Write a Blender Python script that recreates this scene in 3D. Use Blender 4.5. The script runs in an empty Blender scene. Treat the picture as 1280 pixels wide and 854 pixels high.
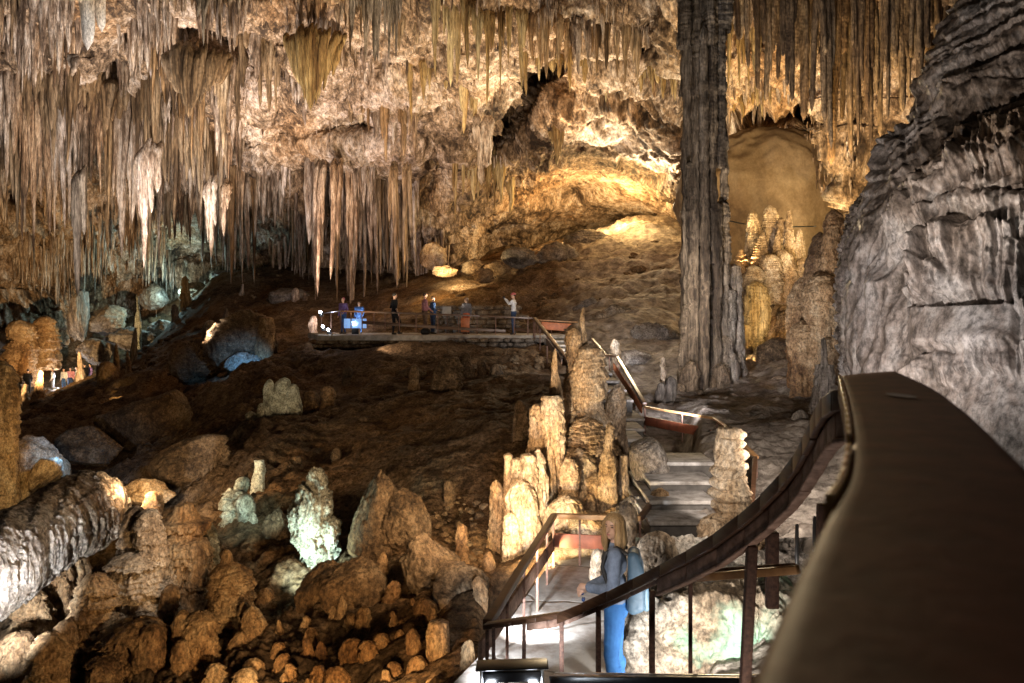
import bpy, bmesh, math, random
import numpy as np
from mathutils import Vector, Matrix
sc = bpy.context.scene
C = sc.collection
rnd = random.Random(7)
F = 996.0; HX, HY = 640.0, 395.0; CZ = 6.0
def P(px, py, d):
    """point seen at photo position (px,py) at distance d in front of the camera"""
    return np.array([(px-HX)/F*d, d, CZ + (HY-py)/F*d])
def PX(v): return HX+F*v[0]/v[1]
def PY(v): return HY-F*(v[2]-CZ)/v[1]
# ---------------------------------------------------------------- noise
def h3(ix, iy, iz, s):
    n = (ix.astype(np.uint32)*np.uint32(374761393) + iy.astype(np.uint32)*np.uint32(668265263)
         + iz.astype(np.uint32)*np.uint32(2147483647) + np.uint32((s*974634777+12345) & 0xffffffff))
    n = (n ^ (n >> np.uint32(13)))*np.uint32(1274126177)
    n = (n ^ (n >> np.uint32(16)))*np.uint32(2246822519)
    n = n ^ (n >> np.uint32(15))
    return n.astype(np.float32)/np.float32(4294967295.0)
def vn(p, s=0):
    p = p.astype(np.float32) + 1000.0
    i = np.floor(p); f = p-i; i = i.astype(np.int64)
    u = f*f*(3-2*f)
    x, y, z = i[..., 0], i[..., 1], i[..., 2]
    def H(a, b, c): return h3(x+a, y+b, z+c, s)
    ux, uy, uz = u[..., 0], u[..., 1], u[..., 2]
    a = H(0,0,0)*(1-ux)+H(1,0,0)*ux; b = H(0,1,0)*(1-ux)+H(1,1,0)*ux
    c = H(0,0,1)*(1-ux)+H(1,0,1)*ux; d = H(0,1,1)*(1-ux)+H(1,1,1)*ux
    return ((a*(1-uy)+b*uy)*(1-uz)+(c*(1-uy)+d*uy)*uz)*2-1
def fbm(p, o=4, s=0, g=0.5):
    r = 0; a = 1.0; t = 0
    for k in range(o):
        r = r + a*vn(p*(2.03**k)+k*17.3, s+k); t += a; a *= g
    return r/t
def ridge(p, o=3, s=0, g=0.5):
    r = 0; a = 1.0; t = 0
    for k in range(o):
        r = r + a*(1-2*np.abs(vn(p*(2.07**k)+k*11.1, s+k))); t += a; a *= g
    return r/t
def sst(a, b, x):
    t = np.clip((x-a)/(b-a), 0, 1); return t*t*(3-2*t)
def tiers(h, q, sp, s=0, jag=0.5, wav=0.8):
    """drip tiers: bulge that grows downwards and ends in a ragged fringe.  h height, q 3-D point"""
    lat = q*np.array([1, 1, 0.25])
    ph = h/sp + wav*fbm(q*(0.35/sp), 2, s) + jag*np.abs(vn(lat*(3.2/sp), s+5)) + jag*0.5*np.abs(vn(lat*(7.5/sp), s+6))
    f = ph-np.floor(ph)
    return np.clip((1-f)*1.25, 0, 1)**0.8*sst(0.0, 0.09, f)
# ---------------------------------------------------------------- mesh making
def mesh_np(name, V, Fq, smooth=True, tris=None):
    me = bpy.data.meshes.new(name)
    V = np.ascontiguousarray(V, dtype=np.float32)
    Fq = np.asarray(Fq, dtype=np.int32).reshape(-1, 4)
    T = np.asarray(tris if tris is not None else [], dtype=np.int32).reshape(-1, 3)
    me.vertices.add(len(V)); me.vertices.foreach_set('co', V.ravel())
    L = np.concatenate([Fq.ravel(), T.ravel()])
    me.loops.add(len(L)); me.loops.foreach_set('vertex_index', L)
    st = np.concatenate([np.arange(len(Fq))*4, len(Fq)*4+np.arange(len(T))*3])
    me.polygons.add(len(st)); me.polygons.foreach_set('loop_start', st.astype(np.int32))
    me.update(calc_edges=True)
    if smooth: me.polygons.foreach_set('use_smooth', np.ones(len(st), dtype=bool))
    me.validate()
    return me
def link(name, me, mat=None, parent=None, loc=None):
    o = bpy.data.objects.new(name, me); C.objects.link(o)
    if mat is not None and me is not None:
        if isinstance(mat, (list, tuple)):
            for m in mat: me.materials.append(m)
        elif not me.materials: me.materials.append(mat)
    if parent is not None: o.parent = parent
    if loc is not None: o.location = [float(c) for c in loc]
    return o
def tag(o, label=None, cat=None, group=None, kind=None):
    if label: o['label'] = label
    if cat: o['category'] = cat
    if group: o['group'] = group
    if kind: o['kind'] = kind
    return o
def thing(name, label, cat, loc=(0, 0, 0), group=None, rz=0):
    o = bpy.data.objects.new(name, None); C.objects.link(o)
    o.location = [float(c) for c in loc]; o.rotation_euler = (0, 0, rz)
    o.empty_display_size = 0.2
    return tag(o, label, cat, group)
def grid_faces(n, m, off=0, wrap=False):
    i = np.arange(n-1)[:, None]; j = np.arange(m if wrap else m-1)[None, :]
    j2 = (j+1) % m
    a = i*m+j; b = i*m+j2; c = (i+1)*m+j2; d = (i+1)*m+j
    return np.stack([a, b, c, d], -1).reshape(-1, 4)+off
def normals(G):
    du = np.gradient(G, axis=1); dv = np.gradient(G, axis=0)
    n = np.cross(du, dv); n /= np.linalg.norm(n, axis=-1, keepdims=True)+1e-9
    return n
def cr(ax, vals, x):
    """smooth (monotone cubic hermite) interpolation of rows of vals at knots ax"""
    ax = np.asarray(ax, float); vals = np.asarray(vals, float)
    k = np.clip(np.searchsorted(ax, x, side='right')-1, 0, len(ax)-2)
    t = np.clip((x-ax[k])/(ax[k+1]-ax[k]), 0, 1)
    m = np.gradient(vals, ax, axis=0)
    sh = (slice(None),)+(None,)*(vals.ndim-1)
    h = (ax[k+1]-ax[k])[sh]; t = t[sh]
    return ((2*t**3-3*t**2+1)*vals[k]+(t**3-2*t**2+t)*h*m[k]+(-2*t**3+3*t**2)*vals[k+1]+(t**3-t**2)*h*m[k+1])
def bilerp(ax, ay, D, px, py):
    """D[y][x]; scattered evaluation"""
    ax = np.asarray(ax, float); ay = np.asarray(ay, float); D = np.asarray(D, float)
    px = np.clip(px, ax[0], ax[-1]-1e-3); py = np.clip(py, ay[0], ay[-1]-1e-3)
    i = np.searchsorted(ax, px, side='right')-1; j = np.searchsorted(ay, py, side='right')-1
    u = (px-ax[i])/(ax[i+1]-ax[i]); v = (py-ay[j])/(ay[j+1]-ay[j])
    u = u*u*(3-2*u)*0.5+u*0.5; v = v*v*(3-2*v)*0.5+v*0.5
    return (D[j, i]*(1-u)+D[j, i+1]*u)*(1-v)+(D[j+1, i]*(1-u)+D[j+1, i+1]*u)*v
# ---------------------------------------------------------------- materials
def nn(nt, t, **kw):
    n = nt.nodes.new(t)
    for k, v in kw.items():
        if k == 'op': n.operation = v
        else: n.inputs[k].default_value = v
    return n
def rock(name, cols, scale=1.0, stretch=0.35, bump=0.5, dist=0.05, rough=0.75, speck=0.5, fine=1.0, spec=0.35, pit=0.34):
    """mottled limestone.  cols: ramp colours from stained to clean"""
    m = bpy.data.materials.new(name); m.use_nodes = True
    nt = m.node_tree; b = nt.nodes['Principled BSDF']; L = nt.links.new
    g = nt.nodes.new('ShaderNodeNewGeometry')
    mp = nt.nodes.new('ShaderNodeMapping'); mp.inputs['Scale'].default_value = (1, 1, stretch)
    L(g.outputs['Position'], mp.inputs['Vector'])
    n1 = nn(nt, 'ShaderNodeTexNoise', Scale=0.42*scale, Detail=7.0, Roughness=0.62, Distortion=0.6); L(mp.outputs[0], n1.inputs['Vector'])
    n2 = nn(nt, 'ShaderNodeTexNoise', Scale=3.1*scale, Detail=6.0, Roughness=0.7); L(mp.outputs[0], n2.inputs['Vector'])
    mx = nt.nodes.new('ShaderNodeMath'); mx.operation = 'MULTIPLY_ADD'; mx.inputs[1].default_value = speck; L(n2.outputs[0], mx.inputs[0])
    ad = nt.nodes.new('ShaderNodeMath'); ad.operation = 'SUBTRACT'; ad.inputs[1].default_value = speck*0.5
    L(n1.outputs[0], mx.inputs[2]); L(mx.outputs[0], ad.inputs[0])
    cr_ = nt.nodes.new('ShaderNodeValToRGB'); el = cr_.color_ramp.elements
    k = len(cols)
    for i in range(k-2): el.new(0.5)
    for i, c in enumerate(cols):
        el[i].position = 0.32+0.36*i/(k-1); el[i].color = (*c, 1)
    L(ad.outputs[0], cr_.inputs[0])
    # small pits of dirt and mineral crust
    n3 = nn(nt, 'ShaderNodeTexNoise', Scale=11.0*scale*fine, Detail=5.0, Roughness=0.75); L(mp.outputs[0], n3.inputs['Vector'])
    r3 = nt.nodes.new('ShaderNodeMapRange'); r3.inputs[1].default_value = 0.38; r3.inputs[2].default_value = 0.6; r3.inputs[3].default_value = pit; r3.inputs[4].default_value = 1.15
    L(n3.outputs[0], r3.inputs[0])
    mc = nt.nodes.new('ShaderNodeVectorMath'); mc.operation = 'SCALE'; L(cr_.outputs[0], mc.inputs[0]); L(r3.outputs[0], mc.inputs['Scale'])
    # broad stains: rusty ochre and cool grey patches
    n6 = nn(nt, 'ShaderNodeTexNoise', Scale=0.22*scale, Detail=3.0, Roughness=.5); L(mp.outputs[0], n6.inputs['Vector'])
    r6 = nt.nodes.new('ShaderNodeValToRGB'); e6 = r6.color_ramp.elements; e6.new(.5)
    for e_, p_, c_ in zip(e6, (.36, .5, .64), ((.95, .80, .62, 1), (1, 1, 1, 1), (.84, .82, .84, 1))): e_.position = p_; e_.color = c_
    L(n6.outputs[0], r6.inputs[0]); mu = nt.nodes.new('ShaderNodeVectorMath'); mu.operation = 'MULTIPLY'; L(mc.outputs[0], mu.inputs[0]); L(r6.outputs[0], mu.inputs[1])
    L(mu.outputs[0], b.inputs['Base Color'])
    b.inputs['Roughness'].default_value = rough
    b.inputs['Specular IOR Level'].default_value = spec
    # bump
    n4 = nn(nt, 'ShaderNodeTexNoise', Scale=5.0*scale*fine, Detail=9.0, Roughness=0.72); L(mp.outputs[0], n4.inputs['Vector'])
    vo = nn(nt, 'ShaderNodeTexVoronoi', Scale=7.0*scale*fine); L(g.outputs['Position'], vo.inputs['Vector'])
    ml = nt.nodes.new('ShaderNodeMath'); ml.operation = 'MULTIPLY_ADD'; ml.inputs[1].default_value = 0.35
    L(vo.outputs[0], ml.inputs[0]); L(n4.outputs[0], ml.inputs[2])
    bp = nn(nt, 'ShaderNodeBump', Strength=bump, Distance=dist); L(ml.outputs[0], bp.inputs['Height'])
    L(bp.outputs[0], b.inputs['Normal'])
    return m
def plain(name, col, rough=0.5, metal=0.0, noise=0.15, nscale=8.0, bump=0.0, stretch=(1, 1, 1), emit=None, es=0, spec=0.5, col2=None):
    m = bpy.data.materials.new(name); m.use_nodes = True
    nt = m.node_tree; b = nt.nodes['Principled BSDF']; L = nt.links.new
    b.inputs['Roughness'].default_value = rough; b.inputs['Metallic'].default_value = metal
    b.inputs['Specular IOR Level'].default_value = spec
    tc = nt.nodes.new('ShaderNodeTexCoord'); mp = nt.nodes.new('ShaderNodeMapping'); mp.inputs['Scale'].default_value = stretch
    L(tc.outputs['Object'], mp.inputs[0])
    n = nn(nt, 'ShaderNodeTexNoise', Scale=nscale, Detail=6.0, Roughness=0.65); L(mp.outputs[0], n.inputs['Vector'])
    r = nt.nodes.new('ShaderNodeValToRGB'); e = r.color_ramp.elements
    c2 = col2 if col2 else tuple(c*(1-noise*2) for c in col)
    e[0].position = 0.33; e[0].color = (*c2, 1); e[1].position = 0.66; e[1].color = (*[min(1, c*(1+noise*0.5)) for c in col], 1)
    L(n.outputs[0], r.inputs[0]); L(r.outputs[0], b.inputs['Base Color'])
    if bump:
        bp = nn(nt, 'ShaderNodeBump', Strength=bump, Distance=0.01); L(n.outputs[0], bp.inputs['Height']); L(bp.outputs[0], b.inputs['Normal'])
    if emit:
        b.inputs['Emission Color'].default_value = (*emit, 1); b.inputs['Emission Strength'].default_value = es
    return m
M = {}
M['wall'] = rock('cave wall limestone', [(.05,.03,.018), (.17,.11,.065), (.36,.25,.16), (.55,.43,.33), (.68,.57,.48)], 0.8, 0.45, 0.8, 0.14, speck=0.9)
M['tan'] = rock('tan dripstone', [(.07,.042,.022), (.22,.145,.08), (.37,.265,.165), (.50,.39,.27)], 1.1, 0.12, 0.7, 0.07, speck=0.8)
M['pink'] = rock('pale pink dripstone', [(.08,.05,.032), (.26,.18,.125), (.47,.37,.29), (.66,.57,.50)], 1.6, 0.16, 0.8, 0.08, speck=1.0)
M['colm'] = rock('great column stone', [(.065,.052,.042), (.17,.145,.12), (.31,.275,.235), (.46,.42,.375)], 1.5, 0.12, 0.9, 0.07, speck=1.0)
M['brown'] = rock('brown dripstone', [(.05,.03,.017), (.13,.08,.042), (.25,.165,.09), (.36,.26,.16)], 1.2, 0.12, 0.7, 0.07, speck=0.9)
M['greyst'] = rock('grey dripstone', [(.09,.07,.055), (.20,.165,.13), (.34,.29,.24), (.5,.45,.40)], 1.5, 0.14, 0.8, 0.07, speck=0.9)
M['tube'] = rock('ribbed brown tubes', [(.08,.05,.03), (.18,.12,.07), (.30,.21,.125), (.40,.30,.19)], 1.6, 0.2, 0.8, 0.05, speck=0.8)
M['gold'] = rock('golden dripstone', [(.16,.09,.035), (.38,.26,.11), (.52,.40,.21), (.62,.52,.32)], 1.6, 0.10, 0.6, 0.05, speck=0.7)
M['white'] = rock('white calcite', [(.35,.30,.25), (.62,.57,.50), (.76,.73,.68), (.82,.80,.76)], 2.0, 0.3, 0.7, 0.03, speck=0.7, rough=0.55)
M['mud'] = rock('dry brown cave earth', [(.06,.038,.022), (.125,.08,.045), (.20,.135,.08), (.27,.195,.13)], 1.2, 1.0, 1.0, 0.09, speck=0.8, rough=0.9, spec=0.15)
M['orange'] = rock('ochre stalagmite', [(.10,.052,.022), (.24,.14,.065), (.38,.245,.125), (.47,.34,.20)], 2.2, 0.5, 0.8, 0.05, speck=0.8)
M['stag'] = rock('buff stalagmite', [(.15,.10,.06), (.36,.26,.165), (.52,.41,.29), (.62,.53,.42)], 2.5, 0.5, 0.8, 0.035, speck=0.8)
M['bould'] = rock('brown boulder', [(.06,.04,.024), (.13,.085,.048), (.21,.145,.085), (.30,.22,.14)], 1.8, 0.8, 1.0, 0.06, speck=0.9, rough=0.85)
M['greyrock'] = rock('grey rubble', [(.08,.065,.05), (.17,.14,.115), (.27,.235,.20), (.38,.34,.30)], 1.8, 0.8, 1.0, 0.05, speck=0.9, rough=0.85)
M['flow'] = rock('grey flowstone', [(.06,.045,.036), (.20,.165,.14), (.34,.29,.26), (.46,.42,.39), (.54,.50,.48)], 0.8, 0.6, 0.35, 0.03, speck=.8, rough=0.55, fine=1.0)
M['dome'] = rock('smooth brown rock', [(.13,.09,.055), (.23,.165,.10), (.31,.235,.155), (.38,.30,.21)], .8, .8, .5, .03, speck=.3, pit=.9)
# ================================================================ CAVE WALL (terrain)
WX = [-260, 0, 150, 300, 450, 560, 640, 720, 800, 860, 920, 1000, 1060, 1150, 1400]
WY = [-160, 0, 60, 120, 180, 240, 300, 360, 430, 560]
WD = [[30,32,34,34,34,33,32,31,30,28,26,25,24,23,23],
      [38,40,41,41,40,38,37,37,36,32,29,28,27,26,26],
      [42,44,45,46,44,42,41,41,40,36,31,29,28,27,27],
      [45,47,49,50,48,46,46,46,44,41,35,32,29,28,28],
      [49,50,53,54,51,49,52,52,49,46,44,40,30,29,29],
      [54,55,58,58,56,53,59,60,58,54,47,43,31,30,30],
      [58,59,63,64,61,56,66,71,72,64,45,42,32,30,30],
      [60,61,66,68,65,60,70,76,78,68,40,37,33,30,30],
      [60,61,68,72,68,62,72,78,80,68,36,33,32,30,30],
      [60,61,68,72,68,62,72,78,80,68,36,33,32,30,30]]
WB = [  # px, py, rx, ry, angle, depth added
 (655,140,62,20,-48,7), (682,100,28,22,-30,6), (622,172,24,16,-30,5), (380,212,38,7,6,5), (12,250,40,12,0,5), (775,72,40,8,-5,3.5),
 (800,142,50,6,0,2.0), (972,146,40,14,-5,10),(960,215,60,50,0,3), (545,205,22,30,0,4), (225,50,60,16,0,2.5), (150,85,24,14,0,3), (330,120,16,40,0,-2.0), (390,100,40,55,0,-2.5),
 (260,120,50,60,0,-2.5), (440,185,90,18,0,-2.5), (820,190,46,40,40,-3.5), (740,150,60,30,0,-2), (700,235,60,22,0,3), (1035,215,35,50,-20,-2.0),
 (930,120,40,30,0,-1.5), (600,300,35,40,0,3), (490,330,40,60,0,-3), (270,315,60,20,0,4), (500,115,60,30,0,-2.5),(590,60,30,60,0,-2.0), (840,60,30,40,0,-1.5), (720,30,60,25,0,-2)]
def wallD(px, py):
    px = np.asarray(px, float); py = np.asarray(py, float)
    D = bilerp(WX, WY, WD, px, py)
    for (cx, cy, rx, ry, an, a) in WB:
        c, s = math.cos(math.radians(an)), math.sin(math.radians(an))
        u = ((px-cx)*c+(py-cy)*s)/rx; v = (-(px-cx)*s+(py-cy)*c)/ry
        D = D+a*np.exp(-(u*u+v*v)**1.3)
    return D
def build_wall():
    nx, ny = 1400, 620
    px, py = np.meshgrid(np.linspace(-240, 1360, nx), np.linspace(-150, 500, ny))
    D = wallD(px, py)
    G = np.stack([(px-HX)/F*D, D, CZ+(HY-py)/F*D], -1)
    n = normals(G)
    q = G.copy()
    q[..., 0] += 1.1*vn(G*0.3, 3); q[..., 2] += 1.1*vn(G*0.3, 4)
    def reg(cx, cy, rx, ry): return np.exp(-(((px-cx)/rx)**2+((py-cy)/ry)**2)**2)
    smooth = np.clip(reg(965, 225, 72, 62)+0.75*reg(740, 265, 130, 38)+.7*reg(775,205,85,45)+0.8*reg(960, 290, 60, 40), 0, 1)
    tier = np.clip(reg(20, 380, 90, 85)+0.4*reg(1010, 250, 60, 60), 0, 1)
    rough = 1-0.88*smooth
    sc_ = np.clip(D/48, 0.55, 1.1)
    d = 0.75*ridge(q*0.2, 3, 11)*rough
    d += 0.40*ridge(q*0.62, 3, 21)*rough
    fl = ridge(q*np.array([1.5, 1.5, 0.10]), 3, 31)*sst(-0.3, 0.5, fbm(q*0.12, 2, 35)+0.15)
    d += 0.5*fl*rough
    d += 0.24*ridge(q*2.1, 4, 41, 0.6)*rough*sc_
    d += 0.9*tiers(q[..., 2], q, 1.5, 51)*tier + 0.35*tiers(q[..., 2]+3, q, 2.6, 57, 0.9)*rough*sst(0.0, 0.4, fbm(q*0.1+7, 2, 59))
    d += 0.25*fbm(q*0.5, 3, 71)*(1-rough)
    G = G-n*d[..., None]*np.sign(n[..., 1:2]) if True else G
    o = link('cave_wall', mesh_np('cave_wall', G.reshape(-1, 3), grid_faces(ny, nx)), M['wall'])
    tag(o, kind='structure')
build_wall()
# ================================================================ GROUND (heightfield)
GC = [  # photo x, y, distance of ground points
 (-240,500,55),(0,492,55),(60,490,55),(110,488,55),(180,484,60),(0,560,33),(100,545,36),(130,560,33),(230,500,38),(250,440,44),(330,442,40),(220,400,60),
 (300,470,33),(380,438,35),(440,432,33.5),(500,432,32.5),(580,436,32),(645,440,31),(700,470,28),(300,560,22),(380,500,27),(450,560,19.5),(520,500,24),(600,500,23),(600,560,17),
 (640,700,13.2),(300,680,15.5),(390,650,15.8),(450,700,13.5),(540,680,13),(590,730,11.5),(300,854,10.5),(400,854,10.3),(480,854,9.5),(560,854,8.5),(600,900,7),
 (0,640,24),(60,700,18),(0,760,15.5),(100,760,14),(0,854,12.5),(150,854,11.5),(-240,640,24),(-240,854,12),(200,620,20),(-200,1300,6),(200,1500,5),(450,1500,4.6),
 (650,800,9.6),(760,740,9.6),(850,760,9),(640,900,7),(760,900,7),(760,1100,5),(900,900,6.6),(1000,900,6),(900,1500,3),(1300,1200,4),
 (760,640,12.5),(840,640,12.2),(860,600,13.6),(790,540,17),(800,500,19.5),(900,640,12),(940,600,13),(1000,570,14),(1000,520,18.5),(950,500,22),(870,505,23),(1060,540,15),(1200,560,14),(1400,560,14),
 (750,452,29),(840,450,27),(700,420,34),(650,412,38),(560,408,41),(450,400,48),(400,415,46),(400,424,33.6),(330,370,56),(270,340,60),(400,345,60),(480,370,52),(700,375,43),(780,395,36),(850,385,37.5),(840,330,46),(780,345,46),
 (700,320,54),(620,340,52),(560,352,50),(800,290,56),(740,292,63),(850,262,60),(690,310,68),(840,262,72),(600,322,64),(940,470,25),(1000,455,24),(960,440,29),(930,440,34),(1000,400,33),(1060,450,27),(1300,450,27),
 (200,380,66),(120,390,66),(100,440,64),(200,350,74),(400,330,74),(600,310,76),(870,330,60),(1000,320,50)]
gp = np.array([P(*g) for g in GC])
def _phi(r): return r**1.0
_s = np.array([1.0, 0.75])
_A = np.linalg.norm((gp[:, None, :2]-gp[None, :, :2])*_s, axis=-1)
_n = len(gp); _K = np.zeros((_n+3, _n+3)); _K[:_n, :_n] = _A-0.05*np.eye(_n)
_K[:_n, _n] = 1; _K[:_n, _n+1:] = gp[:, :2]; _K[_n, :_n] = 1; _K[_n+1:, :_n] = gp[:, :2].T
_w = np.linalg.solve(_K, np.concatenate([gp[:, 2], [0, 0, 0]]))
def gz(x, y):
    x = np.asarray(x, float); y = np.asarray(y, float); out = np.full(x.shape, 0.0)
    for i in range(_n): out += _w[i]*np.sqrt(((x-gp[i, 0])*_s[0])**2+((y-gp[i, 1])*_s[1])**2+0.15)
    return out+_w[_n]+_w[_n+1]*x+_w[_n+2]*y
PL = dict()  # places where the ground is cut lower for paving
def ground_low(x, y):
    """how far the ground is sunk below the paved landing, stair and platform"""
    px = HX+F*x/y
    m = sst(590, 640, px)*sst(900, 840, px)*sst(5.2, 5.8, y)*sst(11.6, 10.9, y)*0.55
    m += sst(385, 400, px)*sst(720, 690, px)*sst(32.0, 33.0, y)*sst(37.5, 36.5, y)*0.5
    m += sst(700, 740, px)*sst(880, 850, px)*sst(11.2, 12.2, y)*sst(20, 18.5, y)*0.55
    return m
def ground_noise(q):
    near = sst(70, 8, q[..., 1])
    d = 0.34*fbm(q*0.35, 3, 101)+0.16*ridge(q*0.95, 3, 111)
    flow = q.copy(); flow[..., 0] = q[..., 0]*0.55+q[..., 2]*0.4
    d += 0.10*ridge(flow*2.3, 3, 121)+0.035*near*ridge(q*7, 3, 131)+0.02*near*fbm(q*22, 2, 141)
    return d
def build_ground():
    nx, ny = 760, 860
    px, lt = np.meshgrid(np.linspace(-300, 1500, nx), np.linspace(math.log(2.5), math.log(84), ny))
    y = np.exp(lt); x = (px-HX)/F*y
    z = gz(x, y)
    q = np.stack([x, y, z], -1)
    big = 1+0.9*sst(430, 300, px)*sst(60, 30, y)+0.8*sst(560, 640, px)*sst(36, 40, y)
    low = ground_low(x, y)
    z = z+ground_noise(q)*big*(1-np.clip(low*1.7, 0, 1))-low
    G = np.stack([x, y, z], -1)
    o = link('ground', mesh_np('ground', G.reshape(-1, 3), grid_faces(ny, nx)), M['mud'])
    tag(o, kind='structure')
build_ground()
def grey_side():
    m = M['mud']; nt = m.node_tree; b = nt.nodes['Principled BSDF']; L = nt.links.new
    src = b.inputs['Base Color'].links[0].from_socket
    g = nt.nodes.new('ShaderNodeNewGeometry'); sp = nt.nodes.new('ShaderNodeSeparateXYZ'); L(g.outputs['Position'], sp.inputs[0])
    n = nn(nt, 'ShaderNodeTexNoise', Scale=.5, Detail=4.0); L(g.outputs['Position'], n.inputs['Vector'])
    a = nt.nodes.new('ShaderNodeMath'); a.operation = 'MULTIPLY_ADD'; a.inputs[1].default_value = -.07; L(sp.outputs[1], a.inputs[0]); L(sp.outputs[0], a.inputs[2])
    c = nt.nodes.new('ShaderNodeMath'); c.operation = 'MULTIPLY_ADD'; c.inputs[1].default_value = 3.0; L(n.outputs[0], c.inputs[0]); L(a.outputs[0], c.inputs[2])
    r = nt.nodes.new('ShaderNodeMapRange'); r.inputs[1].default_value = .6; r.inputs[2].default_value = 2.6; L(c.outputs[0], r.inputs[0])
    n2 = nn(nt, 'ShaderNodeTexNoise', Scale=2.0, Detail=8.0, Roughness=.7); L(g.outputs['Position'], n2.inputs['Vector'])
    q = nt.nodes.new('ShaderNodeValToRGB'); e = q.color_ramp.elements; e[0].position = .36; e[0].color = (.12, .095, .075, 1); e[1].position = .62; e[1].color = (.42, .36, .30, 1); L(n2.outputs[0], q.inputs[0])
    x = nt.nodes.new('ShaderNodeMix'); x.data_type = 'RGBA'; L(r.outputs[0], x.inputs[0]); L(src, x.inputs[6]); L(q.outputs[0], x.inputs[7]); L(x.outputs[2], b.inputs['Base Color'])
grey_side()
def onground(px, py, d0=None):
    """distance at which the ground shows at this photo position (first hit coming towards the far side)"""
    ds = np.exp(np.linspace(math.log(6 if d0 is None else d0), math.log(80), 400))
    x = (px-HX)/F*ds; zr = CZ+(HY-py)/F*ds; g = gz(x, ds)
    hit = np.nonzero(g >= zr)[0]
    return float(ds[hit[0]]) if len(hit) else 45.0
# ================================================================ DRIPSTONE SHAPES
def cones(pos, Ln, R, K=10, Mseg=10, seed=0, tip=0.06, pw=0.6, flute=0.16, lump=0.14, up=False, lean=None, flat=None, back=0.0):
    pos = np.asarray(pos, float); Ln = np.asarray(Ln, float); R = np.asarray(R, float); N = len(pos)
    r = np.random.RandomState(seed)
    t = np.linspace(0, 1, Mseg+1)[None, :, None]; th = np.linspace(0, 2*np.pi, K, endpoint=False)[None, None, :]
    prof = (1-t)**pw*(1-tip)+tip
    prof = np.where(t > 0.985, tip*0.35, prof)
    if not up: prof = prof*(0.35+0.65*sst(-0.01, 0.16, t))
    ph = r.rand(N, 1, 1)*6.28; kf = r.randint(3, 6, (N, 1, 1))
    rad = R[:, None, None]*prof*(1+flute*np.sin(kf*th+ph)+flute*0.7*np.sin((kf+2)*th+ph*2.3+t*1.5))
    rad = rad*(1+lump*(r.rand(N, Mseg+1, 1)*2-1)*np.minimum(1, t*4))
    dz = (t*Ln[:, None, None])*np.ones_like(th)
    ln = (r.randn(N, 2)*0.02 if lean is None else lean)
    cx = pos[:, 0, None, None]+ln[:, 0, None, None]*dz+R[:, None, None]*0.12*np.sin(t*7+ph)
    cy = pos[:, 1, None, None]+ln[:, 1, None, None]*dz+back*np.exp(-dz/0.5)
    fy = 1.0 if flat is None else flat
    X = cx+rad*np.cos(th); Y = cy+rad*np.sin(th)*fy; Z = pos[:, 2, None, None]+(dz if up else -dz)
    V = np.stack([X, Y, Z*np.ones_like(X)], -1).reshape(-1, 3)
    f1 = grid_faces(Mseg+1, K, 0, True)
    if not up: f1 = f1[:, ::-1]
    off = (np.arange(N)*(Mseg+1)*K)[:, None, None]
    Fq = (f1[None]+off).reshape(-1, 4)
    return V, Fq
def merge(parts):
    Vs, Fs, o = [], [], 0
    for V, Fq in parts:
        Vs.append(V); Fs.append(np.asarray(Fq)+o); o += len(V)
    return np.concatenate(Vs), np.concatenate(Fs)
def recenter(V, base):
    return V-np.asarray(base)[None, :]
ORD = ['first','second','third','fourth','fifth','sixth','seventh','eighth','ninth','tenth','eleventh','twelfth','thirteenth','fourteenth','fifteenth','sixteenth','seventeenth','eighteenth','nineteenth','twentieth']
def sized(h, lo, hi):
    return 'short' if h < lo else ('long' if h > hi else 'mid-length')
def stal(name, px, py, tip_y, hw, d, n, mat, seed, label=None, group=None, cat='stalactite', spread=1.0, K=10, Ms=12, flat=None, pw=0.5, fl=0.16, lump=0.14, xshape=0.5, back=0.5):
    """hanging bundle: root at (px,py), tip at tip_y, half width hw in photo pixels, at distance d"""
    r = np.random.RandomState(seed)
    root = P(px, py, d); s = d/F
    L = (tip_y-py)*s; W = hw*s
    offs = np.zeros((n, 3)); u = (np.arange(n)-(n-1)/2)/max(1, n/2) if n > 1 else np.zeros(1)
    offs[:, 0] = u*W*spread+(r.rand(n)-0.5)*W*0.25
    offs[:, 1] = (r.rand(n)-0.5)*W*0.9
    offs[:, 2] = (r.rand(n)-0.35)*0.5*L*np.minimum(1, 1.2/max(L, .1))
    ln = L*(1-np.abs(u)*xshape)*(0.6+0.4*r.rand(n)); ln[n//2] = L
    rr = (W*(1.0 if n == 1 else 1.7/n**0.75))*(0.75+0.5*r.rand(n))
    V, Fq = cones(root+offs, ln+offs[:, 2], rr, K, Ms, seed, flute=fl, lump=lump, pw=pw, flat=flat, back=back)
    me = mesh_np(name, recenter(V, root), Fq)
    o = link(name, me, M[mat], loc=root)
    return tag(o, label, cat, group)
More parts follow.
